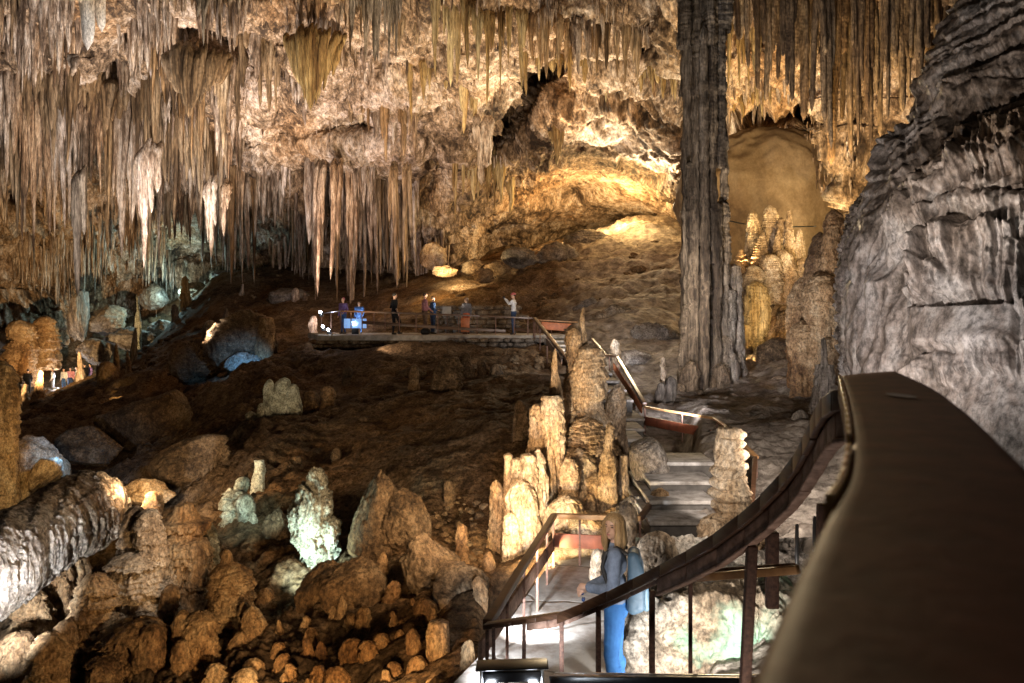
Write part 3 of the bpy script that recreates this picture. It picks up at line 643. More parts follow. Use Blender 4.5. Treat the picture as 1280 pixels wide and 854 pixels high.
stag('stalagmite', [dict(px=818,yt=664,yb=735,hw=23,d=9.0,prof='bulb',style='layer',amp=.5)], 'stag', 'big pinkish rounded boss on the right edge of the landing')
boulder(812, 580, 22, 36, 13.0, 'greyrock', 'grey rounded rock left of the middle stair steps', 21, rot=18, rg=.4, cuts=3)
boulder(800, 652, 28, 26, 12.2, 'greyrock', 'dark lumpy rock under the lower stair steps', 22, cuts=4)
stag('stalagmite', [dict(px=825,yt=610,yb=680,hw=16,d=11.9,prof='bulb',style='drip')], 'orange', 'dripping ochre boss beside the lowest steps')
# stacked column by the stairs
stag('stalagmite', [dict(px=914,yt=533,yb=672,hw=17,d=9.95,prof='pillar',style='smooth'),dict(px=915.2,yt=534,yb=548,hw=14.0,d=9.9,prof=[(0,.3),(.12,.78),(.45,1.0),(.75,.98),(1,.82)],style='knob',ext=.25,amp=.6,lump=.45,tsp=.1),dict(px=912.8,yt=546,yb=562,hw=16.5,d=9.9,prof=[(0,.3),(.12,.78),(.45,1.0),(.75,.98),(1,.82)],style='knob',ext=.25,amp=.6,lump=.45,tsp=.1),dict(px=915.2,yt=560,yb=578,hw=18.0,d=9.9,prof=[(0,.3),(.12,.78),(.45,1.0),(.75,.98),(1,.82)],style='knob',ext=.25,amp=.6,lump=.45,tsp=.1),dict(px=912.8,yt=576,yb=596,hw=21.5,d=9.9,prof=[(0,.3),(.12,.78),(.45,1.0),(.75,.98),(1,.82)],style='knob',ext=.25,amp=.6,lump=.45,tsp=.1),dict(px=915.2,yt=593,yb=612,hw=23.0,d=9.9,prof=[(0,.3),(.12,.78),(.45,1.0),(.75,.98),(1,.82)],style='knob',ext=.25,amp=.6,lump=.45,tsp=.1),dict(px=912.8,yt=608,yb=628,hw=24.0,d=9.9,prof=[(0,.3),(.12,.78),(.45,1.0),(.75,.98),(1,.82)],style='knob',ext=.25,amp=.6,lump=.45,tsp=.1),dict(px=915.2,yt=624,yb=644,hw=27.0,d=9.9,prof=[(0,.3),(.12,.78),(.45,1.0),(.75,.98),(1,.82)],style='knob',ext=.25,amp=.6,lump=.45,tsp=.1),
  dict(px=906,yt=642,yb=700,hw=32,d=9.7,prof='bulb',style='knob'),dict(px=888,yt=648,yb=712,hw=22,d=9.5,prof='bulb',style='knob'),dict(px=930,yt=652,yb=720,hw=28,d=9.5,prof='bulb',style='knob')],
  'stag', 'stack of rounded pale rings standing right of the stair steps', lobes=False)
# white rock face under the curved handrail
def face():
    nx, ny = 420, 340
    px, py = np.meshgrid(np.linspace(770, 1090, nx), np.linspace(672, 1000, ny))
    top = np.interp(px, [770, 800, 860, 905, 960, 1000, 1090], [760, 722, 700, 705, 712, 735, 760])
    D = 7.6+1.8*sst(top+60, top-34, py)+0.5*sst(900, 1060, px)+1.1*sst(800, 770, px)-.5*sst(940, 1000, px)*sst(690, 740, py)
    D = D-0.002*(py-700)
    G = np.stack([(px-HX)/F*D, D, CZ+(HY-py)/F*D], -1); n = normals(G)
    d = 0.22*fbm(G*1.1, 3, 601)+0.12*ridge(G*2.6, 3, 605)+0.05*ridge(G*8, 3, 609)
    G = G-n*d[..., None]*np.sign(n[..., 1:2]); b = P(890, 850, 7.6)
    tag(link('rock_wall', mesh_np('rock_wall', recenter(G.reshape(-1, 3), b), grid_faces(ny, nx)), M['face'], loc=b), 'white crusted rock wall with green algae under the curved handrail', 'rock wall')
M['face'] = rock('white crusted rock', [(.25,.21,.17), (.45,.40,.34), (.62,.57,.50), (.70,.66,.60)], 1.8, .9, .9, .04, speck=.8)
def add_algae(m, col, scale, lo, hi):
    nt = m.node_tree; b = nt.nodes['Principled BSDF']; L = nt.links.new
    src = b.inputs['Base Color'].links[0].from_socket
    g = nt.nodes.new('ShaderNodeNewGeometry'); n = nn(nt, 'ShaderNodeTexNoise', Scale=scale, Detail=5.0); L(g.outputs['Position'], n.inputs['Vector'])
    r = nt.nodes.new('ShaderNodeMapRange'); r.inputs[1].default_value = lo; r.inputs[2].default_value = hi; L(n.outputs[0], r.inputs[0])
    x = nt.nodes.new('ShaderNodeMix'); x.data_type = 'RGBA'; L(r.outputs[0], x.inputs[0]); L(src, x.inputs[6]); x.inputs[7].default_value = (*col, 1); L(x.outputs[2], b.inputs['Base Color'])
add_algae(M['face'], (.30, .50, .36), 1.3, .56, .70)
M['algae'] = rock('algae stained limestone', [(.14,.13,.10), (.30,.30,.24), (.48,.50,.42), (.62,.64,.56)], 2.2, .7, 1.0, .06, speck=.9)
face()
# ---------------------------------------------------------------- lower left pit
stag('stalagmite', [dict(px=168,yt=632,yb=720,hw=15,d=12.2,prof='blunt',style='ruffle'),dict(px=188,yt=636,yb=720,hw=17,d=12.0,prof='blunt',style='ruffle'),dict(px=178,yt=690,yb=790,hw=35,d=11.9,prof='blunt',style='ruffle',amp=1.2),
   dict(px=150,yt=695,yb=790,hw=18,d=12.0,prof='blunt',style='ruffle')], 'stag', 'pale double headed stalagmite with ragged drip skirts right of the fallen column')
stag('stalagmite', [dict(px=118,yt=716,yb=830,hw=24,d=11.4,prof='blunt',style='ruffle',amp=1.2),dict(px=104,yt=740,yb=850,hw=20,d=11.3,prof='blunt',style='ruffle')], 'orange', 'ochre fringed stalagmite left below the double headed one')
stag('stalagmite', [dict(px=165,yt=772,yb=860,hw=34,d=11.0,prof='blunt',style='ruffle',amp=1.1),dict(px=190,yt=780,yb=870,hw=20,d=10.8,prof='bulb',style='smooth')], 'orange', 'low wide fringed stalagmite under the double headed one')
stag('stalagmite', [dict(px=234,yt=628,yb=785,hw=23,d=12.6,prof='pagoda',style='ruffle',amp=1.5,tsp=.33)], 'orange', 'pagoda shaped stalagmite with stacked ragged skirts')
stag('stalagmite', [dict(px=260,yt=650,yb=720,hw=10,d=13.2,prof='blunt',style='ruffle')], 'algae', 'pale greenish stub leaning on the pagoda shaped stalagmite')
stag('stalagmite', [dict(px=285,yt=700,yb=800,hw=22,d=12.0,prof='bulb',style='ruffle',amp=1.2),dict(px=282,yt=686,yb=730,hw=7,d=12.0,prof='blunt',style='smooth')], 'orange', 'round ochre stalagmite with a small cap, right of the pagoda shaped one')
stag('stalagmite', [dict(px=212,yt=730,yb=800,hw=12,d=11.6,prof='blunt',style='layer')], 'orange', 'small ringed stub between the double headed and the pagoda stalagmite')
stag('stalagmite', [dict(px=250,yt=764,yb=850,hw=24,d=11.0,prof='blunt',style='ruffle',amp=.9),dict(px=230,yt=762,yb=850,hw=14,d=11.0,prof='bulb',style='smooth')], 'orange', 'two lobed brown stalagmite under the pagoda shaped one')
stag('stalagmite', [dict(px=318,yt=758,yb=850,hw=15,d=11.2,prof='bulb',style='layer'),dict(px=306,yt=752,yb=830,hw=10,d=11.5,prof='bulb',style='knob')], 'orange', 'lumpy ochre stalagmite left of the dark cleft at the bottom')
stag('stalagmite', [dict(px=60,yt=790,yb=900,hw=24,d=10.8,prof='blunt',style='ruffle'),dict(px=80,yt=775,yb=880,hw=16,d=11,prof='blunt',style='ruffle')], 'orange', 'fringed brown stalagmite in the bottom left corner')
stag('stalagmite', [dict(px=20,yt=790,yb=900,hw=26,d=11.2,prof='blunt',style='knob')], 'orange', 'knobbly brown stalagmite at the very left bottom edge')
stag('stalagmite', [dict(px=549,yt=776,yb=845,hw=15,d=9.4,prof='pillar',style='smooth',amp=1.5)], 'orange', 'tall smooth post shaped stalagmite left of the landing lamps')
stag('stalagmite', [dict(px=518,yt=786,yb=850,hw=10,d=9.7,prof='blunt',style='layer')], 'orange', 'short stalagmite left of the tall post shaped one')
kn = [(px_+rnd.uniform(-16, 16), yt_+rnd.uniform(-18, 14), hw_*rnd.uniform(.55, 1.45)) for px_, yt_, hw_ in [(474,796,11),(488,782,13),(502,800,9),(455,820,10),(440,806,10),(425,828,12),(470,834,13),(492,836,11),(405,838,13),(385,820,12),(508,764,8),(525,756,9),(532,740,7),(430,852,12),(360,842,13),(340,828,11),(466,770,9),(452,790,8),(415,800,10),(396,796,9),(484,756,7),(500,742,8),(330,850,12),(300,842,12),(275,838,13),(372,800,9),(355,815,8),(420,770,9),(436,785,8),(540,850,9),(312,815,9),(290,820,8),(262,845,10),(240,850,11)]]
for i, (px, yt, hw) in enumerate(kn):
    d = onground(px, yt+hw*3.0, 7.5)-.1
    stag('stalagmite', [dict(px=px,yt=yt,yb=yt+hw*rnd.uniform(3.6, 5.4),hw=hw,d=d,prof=rnd.choice(('blunt', 'blunt', 'cone', 'bottle')),style=rnd.choice(('ruffle', 'layer', 'ruffle')),ext=.5,lump=1.5)], 'orange', None)
kobs = [o for o in C.objects if o.name.startswith('stalagmite') and 'label' not in o.keys()]
kobs.sort(key=lambda o: o.location.x/o.location.y)
for i, o in enumerate(kobs):
    n = len(kobs)
    tag(o, '%s from the %s of the knee-high ochre knobs along the bottom edge' % (ORD[i] if i < n//2 else ORD[n-1-i], 'left' if i < n//2 else 'right'), 'stalagmite', 'knee-high ochre knobs at the bottom')
# leaning slabs in the lower middle
boulder(468, 660, 34, 62, 13.2, 'bould', 'tall pointed slab with an orange lit edge below the middle of the earth slope', 31, rot=-14, cuts=12)
boulder(545, 715, 40, 52, 11.8, 'bould', 'leaning angular slab right of the tall pointed one', 32, rot=22, cuts=12)
boulder(505, 660, 30, 40, 13.0, 'bould', 'broken slab wedged between the pointed and the leaning slab', 33, rot=10, cuts=10)
boulder(575, 748, 36, 44, 11.0, 'bould', 'cracked brown block left of the landing railing', 34, rot=30, cuts=12)
boulder(440, 740, 40, 36, 11.8, 'bould', 'brown block under the tall pointed slab', 35, rot=-20, cuts=10)
boulder(395, 745, 24, 42, 12.2, 'bould', 'narrow block at the lower edge of the green lit rocks', 36, rot=-25, cuts=10)
boulder(342, 706, 40, 66, 15.0, 'bould', 'flat rock face lit green beside the rock crags', 39, rot=-8, cuts=16, rg=1.2)
for k, (px, py, a, b_) in enumerate([(392,640,18,34),(400,700,20,22),(385,672,18,24),(412,665,12,20),(396,602,9,16),(372,650,10,22)]):
    boulder(px, py, a, b_, 13.6, 'algae', ['tall greenish white crag at the left foot of the earth slope','greenish white crag next to the dark cleft','crag in the middle of the green lit group','right hand narrow crag of the green lit group','small separate crag above the green lit group','left hand narrow crag of the green lit group'][k], 40+k, rg=3.6, cuts=14, name='rock_crag', cat='rock', group='crags lit green')
# pale knobs up the slope
stag('stalagmite', [dict(px=302,yt=596,yb=622,hw=9,d=15.6,prof='bulb',style='smooth'),dict(px=296,yt=612,yb=650,hw=15,d=15.4,prof='bulb',style='ruffle',amp=1.3),dict(px=308,yt=618,yb=650,hw=11,d=15.2,prof='bulb',style='knob'),dict(px=302,yt=642,yb=690,hw=15,d=15.3,prof='bulb',style='ruffle'),dict(px=288,yt=610,yb=660,hw=8,d=15.8,prof='blunt',style='knob')], 'algae', 'stack of pale green knobs at the middle of the earth slope')
stag('stalagmite', [dict(px=323,yt=575,yb=612,hw=7,d=17,prof='pillar',style='layer')], 'algae', 'small ringed greenish stub above the stack of pale green knobs')
for k, (px, yt, yb, hw) in enumerate([(336,474,506,6),(355,472,502,9),(367,480,506,9),(345,494,520,9),(314,514,538,8),(327,504,520,6),(322,546,566,8),(362,490,510,7),(348,484,506,8),(306,590,600,5)]):
    d = onground(px, yb)-.1
    stag('stalagmite', [dict(px=px,yt=yt,yb=yb,hw=hw,d=min(d, 24),prof='bulb',style='smooth')], 'algae', ['left','right','far right','lower middle','single lower left','small lower left','separate lower','right hand little','middle','tiny bottom'][k]+' bulb of the pale bulbs high on the earth slope', group='pale bulbs on the earth slope')
for k, (px, yt, yb, hw) in enumerate([(388,488,512,9),(409,482,508,9),(434,458,480,6),(518,456,486,6),(565,446,490,14),(583,440,476,8),(603,450,474,7),(548,462,490,9)]):
    d = min(onground(px, yb), 29)-.2
    stag('stalagmite', [dict(px=px,yt=yt,yb=yb,hw=hw,d=d,prof='bulb' if k < 3 else 'blunt',style='knob' if k != 4 else 'ruffle')], 'bould', ['left','right'][k]+' one of two round brown knobs beside the pale bulbs' if k < 2 else
      ['small brown knob under the left part of the platform','little brown post on the slope under the man in black','fringed brown boss under the middle of the platform','upright brown knob right of the fringed boss','small knob against the platform masonry','low brown knob left of the fringed boss'][k-2])
# fallen column
def fallen():
    a = P(-70, 742, 11.0); b = P(128, 628, 15.2); ax = b-a; L = np.linalg.norm(ax); ax /= L
    up = np.array([0, 0, 1.0]); e1 = np.cross(ax, up); e1 /= np.linalg.norm(e1); e2 = np.cross(e1, ax)
    nz, K = 300, 180; t = np.linspace(0, 1, nz); th = np.linspace(0, 2*np.pi, K, endpoint=False)
    T, TH = np.meshgrid(t, th, indexing='ij')
    R = 0.66*np.sqrt(np.clip(1-((T-.5)*2)**14, 0, 1))*(1+.05*np.sin(T*9))
    q0 = np.stack([T*L, np.cos(TH)*.66, np.sin(TH)*.66], -1)
    R = R*(1+.10*fbm(q0*1.0, 3, 701)+.06*ridge(q0*np.array([3.5, 1.3, 1.3]), 3, 703)+.03*ridge(q0*7, 3, 705))
    R = R+0.07*(tiers(q0[..., 0]*.35+q0[..., 1], q0, .3, 9, .5)-.5)*(R > .3)
    V = a+ax*(T*L)[..., None]+e1*(R*np.cos(TH))[..., None]+e2*(R*np.sin(TH))[..., None]
    ce = (a+b)/2
    tag(link('fallen_column', mesh_np('fallen_column', recenter(V.reshape(-1, 3), ce), grid_faces(nz, K, 0, True)), M['flowpale'], loc=ce), 'thick fallen column lying aslant at the lower left, lit white at its near end', 'cave column')
M['flowpale'] = rock('fallen column stone', [(.07,.05,.035), (.22,.17,.125), (.42,.35,.28), (.56,.50,.43)], 1.8, .8, 1.0, .05, speck=1.0)
fallen()
boulder(178, 526, 54, 36, 27, 'bould', 'largest brown boulder, behind the fallen column', 71, rot=14, cuts=8)
boulder(114, 560, 38, 24, 24, 'bould', 'flat brown boulder between the largest one and the fallen column', 72, rot=-8, cuts=7)
boulder(30, 604, 50, 50, 21, 'stag', 'ochre rock shoulder under the upright rock at the left edge', 73, rot=35, cuts=7)
stag('stalagmite', [dict(px=2,yt=452,yb=640,hw=18,d=20,prof='blunt',style='knob',amp=1.6)], 'stag', 'upright yellow lit rock pillar at the left edge', cat='stalagmite')
boulder(60, 590, 14, 26, 20, 'stag', 'small upright rock leaning on the ochre rock shoulder', 74, rot=-30, cuts=6)
boulder(302, 426, 44, 34, 36, 'bould', 'dark brown block left of the railing end lamps', 75, cuts=9)
stag('stalagmite', [dict(px=331,yt=396,yb=470,hw=10,d=35,prof='pillar',style='layer',amp=1.4)], 'orange', 'ringed brown pillar against the dark block left of the platform')
boulder(248, 455, 30, 24, 37, 'bould', 'ochre crusted boulder with the blue lit rock at its foot', 76, rg=1.8)
boulder(305, 460, 20, 16, 34.5, 'algae', 'rock lit blue below the dark brown block', 77, rg=1.6)
boulder(185, 615, 26, 14, 17.5, 'stag', 'small crusted rock lit yellow beside the fallen column end', 78, rg=1.8)
boulder(235, 580, 52, 26, 19.5, 'bould', 'long brown bank right of the fallen column end', 79, rot=20, cuts=6)
for k, (px, yt, yb, hw, d, m) in enumerate([(50,463,522,10,46,'stag'),(150,470,508,11,44,'orange'),(146,430,508,5,44,'orange'),(160,440,505,8,45,'stag'),(132,452,508,12,43,'orange'),(168,410,450,4,48,'greyst'),(180,452,498,8,50,'algae'),(196,455,500,9,50,'greyst'),
      (240,438,470,7,48,'white'),(172,368,420,4,56,'algae'),(218,380,425,5,56,'greyst'),(340,372,400,4,55,'greyst'),(303,355,376,4,56,'greyst'),(370,360,388,5,53,'pink'),(382,366,392,5,53,'pink'),(100,440,490,7,50,'greyst'),(74,486,506,6,47,'stag'),(90,488,504,5,47,'stag'),(30,480,505,8,48,'stag')]):
    stag('stalagmite', [dict(px=px,yt=yt,yb=yb,hw=hw,d=d,prof=['spire','blunt','cone'][k % 3],style='knob')], m,
      ['pointed pale stalagmite in front of the far visitors','blunt ochre stalagmite of the far clump right of the visitors','thin ochre needle on top of the far clump','pale leaning stalagmite of the far clump','wide lumpy stalagmite at the left of the far clump','tiny grey spike above the far clump','greenish stalagmite beside the cyan lit hollow','grey stalagmite right of the greenish one','white fringed stalagmite near the blue lit rock',
       'thin white stalagmite standing in the green lit rubble','small grey stalagmite in the cyan lit grotto','thin spike on the floor of the dark recess','small cone on the left of the recess floor','left of two pink stumps by the railing end','right of two pink stumps by the railing end','grey stalagmite behind the left visitors','short stalagmite right of the pointed pale one','second short stalagmite right of the pointed pale one','stump at the left of the far path'][k])
# loose rocks strewn over the slopes: uncountable
def rubble():
    r = np.random.RandomState(12); V0, T0 = ico(2); Vs, Ts, o = [], [], 0
    areas = [(20, 620, 600, 850, 1500, 2, 9), (120, 640, 430, 640, 500, 1.5, 5), (560, 690, 425, 500, 220, 4, 11), (90, 260, 400, 470, 260, 3, 8), (560, 860, 300, 420, 330, 2, 8), (930, 1060, 470, 640, 120, 2, 5), (230, 400, 330, 400, 90, 2, 6), (0, 130, 500, 600, 130, 3, 9)]
    for (x0, x1, y0, y1, n, s0, s1) in areas:
        for k in range(n):
            px, py = r.uniform(x0, x1), r.uniform(y0, y1); d = onground(px, py)
            if 590 < px and 5 < d < 11.2: continue
            if 690 < px < 900 and 11 < d < 20: continue
            if 390 < px < 700 and 31 < d < 37.6: continue
            s = r.uniform(s0, s1)*(r.rand()**1.5*.8+.4)*d/F
            V = V0.copy()
            for c_ in range(5):
                nn_ = r.randn(3); nn_ /= np.linalg.norm(nn_); h = V@nn_-r.uniform(.45, .85); V = V-np.outer(np.maximum(h, 0), nn_)
            V = V*(1+.12*r.randn(len(V), 1)*.5)*np.array([r.uniform(.7, 1.3), r.uniform(.7, 1.3), r.uniform(.5, .9)])*s
            x, y = (px-HX)/F*d, d
            Vs.append(V+np.array([x, y, float(gz(x, y))+.1*s])); Ts.append(T0+o); o += len(V0)
    ob = link('rubble', mesh_np('rubble', np.concatenate(Vs), [], tris=np.concatenate(Ts), smooth=False), M['bould']); tag(ob, 'loose rocks and rubble strewn over the brown slopes', 'rubble', kind='stuff')
rubble()

for k, (px, py, a, b_, d, m, lab) in enumerate([(700,322,26,16,52,'greyrock','grey boulder on the slope left of the sunlit-looking yellow patch'),(652,322,22,12,50,'greyrock','angular grey boulder above the middle of the platform'),(735,300,30,14,56,'greyrock','long grey slab below the yellow lit patch of the far slope'),
   (622,335,14,9,49,'bould','brown boulder left of the angular grey one'),(590,333,14,9,50,'bould','brown boulder lit yellow above the man in pink'),(605,345,12,8,47,'bould','small brown boulder under the yellow lit one'),(842,254,9,9,56,'stag','small bright boulder at the right end of the far slope beside the column'),
   (540,322,16,16,52,'stag','crusted block lit yellow at the left foot of the far slope'),(556,340,14,7,49,'stag','low block lit yellow behind the platform'),
   (770,400,30,16,36,'greyrock','large grey rock right of the top of the stairs'),(815,420,34,16,33,'greyrock','broad grey rock left of the foot of the great column'),(790,452,24,12,28,'greyrock','grey rock beside the stair railing'),(735,385,16,12,39,'greyrock','grey rock behind the spire of the layered mass'),
   (640,470,20,12,30,'greyrock','grey rock built into the slope under the platform end'),(600,505,22,14,24,'bould','brown rock on the slope left of the organ-like wall'),(512,470,18,9,28,'bould','flat brown rock on the slope under the platform'),
   (130,400,26,16,60,'greyrock','rubble block lit green white at the far left, upper'),(165,425,28,16,58,'greyrock','rubble block lit green white at the far left, middle'),(205,418,20,18,60,'greyrock','rubble block lit green white at the far left, right hand'),(120,440,20,14,56,'greyrock','rubble block lit green white at the far left, lower'),
   (190,372,16,14,63,'greyrock','dark block left of the cyan lit grotto'),(243,372,18,16,62,'greyrock','dark block right of the cyan lit grotto'),(100,395,12,30,58,'greyst','dark smooth cone of rock under the slim grey stalactite'),(290,350,28,14,62,'greyrock','dark block in the recess behind the platform'),(360,372,26,12,54,'greyrock','dark ledge left of the railing end lamps')]):
    boulder(px, py, a, b_, d, m, lab.replace('sunlit-looking ', ''), 200+k, rg=1.5, cuts=10)

for k, (px, yt, yb, hw, d, pr, st_, lab) in enumerate([(74,700,760,16,13.2,'blunt','ruffle','ochre fringed ledge under the middle of the fallen column'),(40,735,800,20,12.4,'blunt','ruffle','fringed ochre mound under the near end of the fallen column'),(95,690,740,14,13.6,'bulb','drip','yellowish drip boss touching the underside of the fallen column'),
    (210,660,730,8,13.4,'blunt','layer','dark ringed stub in the gap between double headed and pagoda stalagmite'),(190,614,650,11,14.5,'blunt','knob','dark knob just behind the double headed stalagmite'),(330,735,775,10,12.6,'blunt','drip','small dripping stub right of the round capped stalagmite'),
    (300,790,850,12,11.0,'blunt','ruffle','fringed stub under the round capped stalagmite'),(228,800,860,13,10.7,'blunt','knob','smooth lobe below the two lobed brown stalagmite'),(130,820,880,18,10.6,'blunt','ruffle','fringed mound at the bottom edge under the ochre fringed one'),
    (350,775,830,9,11.2,'spire','knob','narrow spire beside the dark cleft at the bottom'),(382,770,820,10,11.3,'cone','ruffle','pointed fringed stalagmite at the bottom middle'),(426,745,800,9,11.4,'cone','drip','pointed dripping stalagmite under the brown block'),
    (478,690,740,7,12.2,'blunt','layer','ringed stub leaning on the tall pointed slab'),(578,655,720,8,12.4,'blunt','knob','knobbly post beside the cracked brown block'),(612,690,740,8,11.6,'blunt','drip','small dripping post left of the organ-like wall'),(600,720,770,9,10.6,'bulb','knob','round knob below the organ-like wall'),
    (560,600,650,7,15,'blunt','knob','lone knob in the middle of the brown slope'),(420,560,590,6,19,'bulb','knob','tiny knob on the bare left part of the slope'),(455,520,560,8,22,'blunt','knob','low knob on the bare middle part of the slope'),(370,570,600,8,18.5,'bulb','knob','round knob above the crags lit green')]):
    stag('stalagmite', [dict(px=px,yt=yt,yb=yb,hw=hw,d=d,prof=pr,style=st_,lump=1.3)], 'orange' if k < 16 else 'bould', lab)

for k, (px, yt, yb, hw, d, pr, st_, m, lab) in enumerate([(216,640,760,6,13.0,'pillar','drip','algae','thin cyan lit column in the gap left of the pagoda shaped stalagmite'),(22,486,520,6,44,'cone','knob','stag','ochre cone among the left end of the far path'),(122,455,505,6,46,'spire','layer','stag','slim ochre spire right of the far railing'),
    (262,400,440,8,44,'blunt','layer','greyst','ringed grey stump on the slope left of the dark block'),(282,385,415,5,50,'cone','knob','greyst','grey cone on the ledge left of the platform'),(392,395,418,5,40,'blunt','knob','pink','small pink stump at the foot of the railing end lamps'),
    (232,345,385,6,58,'blunt','drip','gold','rust coloured drip post inside the cyan lit grotto'),(60,395,440,12,56,'blunt','ruffle','orange','layered orange boss low on the left wall'),(25,400,455,16,55,'blunt','ruffle','orange','wide layered orange boss at the far left wall'),
    (918,385,460,6,27.5,'pillar','layer','stag','slim pale pillar between the column foot and the yellow pillar'),(972,470,500,10,23,'bulb','knob','stag','round ochre boss right of the warm ground lamp'),(965,395,440,14,29,'blunt','knob','orange','brown knob in the shade under the castle-like group'),
    (560,515,560,9,21,'blunt','ruffle','bould','fringed knob on the slope below the masonry'),(622,455,500,8,26.5,'blunt','knob','greyst','grey knob by the masonry under the platform'),(650,500,560,9,17,'blunt','layer','bould','brown ringed stump left of the flat topped drapery'),
    (620,600,690,9,13.2,'blunt','drip','orange','ochre drip stalagmite at the left foot of the organ-like wall'),(520,820,870,11,9.2,'bulb','knob','orange','round knob under the tall post shaped stalagmite'),(585,800,860,9,8.6,'blunt','layer','orange','little ringed stub at the corner of the landing')]):
    stag('stalagmite', [dict(px=px,yt=yt,yb=yb,hw=hw,d=d,prof=pr,style=st_,lump=1.3)], m, lab)
# ================================================================ BUILT THINGS
M['dwood'] = plain('dark varnished wood', (.11, .055, .03), .38, noise=.3, nscale=5, bump=.25, stretch=(1, 1, 9), col2=(.05, .025, .014))
M['rwood'] = plain('red brown board', (.36, .11, .055), .5, noise=.25, nscale=6, bump=.2, col2=(.20, .065, .035))
M['owood'] = plain('orange painted board', (.62, .20, .07), .5, noise=.2, nscale=6, bump=.15, col2=(.42, .13, .05))
M['pwood'] = plain('worn pinkish board', (.44, .28, .21), .7, noise=.3, nscale=14, bump=.5, col2=(.20, .11, .075))
M['bigrail'] = plain('brown lacquered handrail', (.17, .052, .032), .55, noise=.2, nscale=26, bump=.15, col2=(.10, .030, .018), spec=.18)
M['lwood'] = plain('honey coloured rail', (.50, .27, .11), .45, noise=.2, nscale=8, bump=.15, col2=(.30, .15, .06))
M['iron'] = plain('rusty iron', (.21, .11, .075), .7, .1, noise=.35, nscale=40, bump=.4, col2=(.08, .045, .035))
M['steel'] = plain('galvanised steel', (.55, .56, .58), .3, .9, noise=.1, nscale=30)
M['black'] = plain('black painted metal', (.018, .018, .02), .35, .4, noise=.2, nscale=20)
M['lamp'] = plain('lamp glass', (1, 1, 1), .3, emit=(.85, .92, 1), es=60)
M['lampw'] = plain('warm lamp glass', (1, 1, 1), .3, emit=(1, .62, .22), es=60)
M['blue_glow'] = plain('glowing blue stand-in', (.3, .5, .9), .3, emit=(.25, .5, 1), es=.4)  # added glow for the blue of blurred visitors, no real display
M['sign'] = plain('grey sign panel', (.42, .38, .33), .6, noise=.1)
M['conc'] = plain('concrete', (.36, .33, .30), .85, noise=.3, nscale=3, bump=.4, col2=(.17, .15, .135))
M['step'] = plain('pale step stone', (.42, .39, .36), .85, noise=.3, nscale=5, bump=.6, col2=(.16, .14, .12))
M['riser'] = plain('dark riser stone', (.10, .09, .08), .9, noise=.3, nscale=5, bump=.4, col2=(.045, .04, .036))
def boxes(lst):
    """lst of (corner8 arrays)"""
    V, Fq, o = [], [], 0
    f = np.array([[0,1,3,2],[4,6,7,5],[0,4,5,1],[2,3,7,6],[0,2,6,4],[1,5,7,3]])
    for c in lst: V.append(c); Fq.append(f+o); o += 8
    return np.concatenate(V), np.concatenate(Fq)
def beamc(a, b, w, h, off=(0, 0, 0)):
    a = np.asarray(a, float)+off; b = np.asarray(b, float)+off; ax = b-a; L = np.linalg.norm(ax); ax /= L
    up = np.array([0, 0, 1.0]) if abs(ax[2]) < .95 else np.array([0, 1.0, 0])
    s = np.cross(ax, up); s /= np.linalg.norm(s); u = np.cross(s, ax)
    return np.array([p+s*w/2*i+u*h/2*j for p in (a, b) for i in (-1, 1) for j in (-1, 1)])
def bobj(name, cs, mat, parent=None, bevel=.006, base=None):
    V, Fq = boxes(cs)
    if parent is not None: V = V-np.array(parent.location[:])
    me = mesh_np(name, V, Fq, smooth=False); o = link(name, me, M[mat], parent)
    if bevel:
        m = o.modifiers.new('bevel', 'BEVEL'); m.width = bevel; m.segments = 2
    return o
def beam(name, a, b, w, h, mat, parent, **k): return bobj(name, [beamc(a, b, w, h)], mat, parent, **k)
def railing(label, tops, foot, postpx, rail, board, cat='railing', rw=.09, rh=.05, post=.035, bmat='dwood', rmat='dwood', group=None, boff=.38, bh=.12):
    """tops: 3-D points of the top rail; foot: height of the posts; postpx: fractions along the run; board: lower board or None"""
    t = thing('railing', label, cat, np.array(tops[0])-[0, 0, foot], group)
    for a, b in zip(tops[:-1], tops[1:]):
        beam('handrail', a, b, rw, rh, rmat, t)
    seg = [np.linalg.norm(np.subtract(b, a)) for a, b in zip(tops[:-1], tops[1:])]; tot = sum(seg)
    def at(f):
        s = f*tot
        for k, l in enumerate(seg):
            if s <= l+1e-6: return np.array(tops[k])+(np.array(tops[k+1])-np.array(tops[k]))*s/l
            s -= l
        return np.array(tops[-1])
    for f in postpx:
        p = at(f); beam('post', p-[0, 0, foot], p-[0, 0, rh/2], post, post, 'iron', t, bevel=.003)
    if board:
        for a, b in board: beam('lower_board', a, b, .03, bh, bmat, t)
    return t
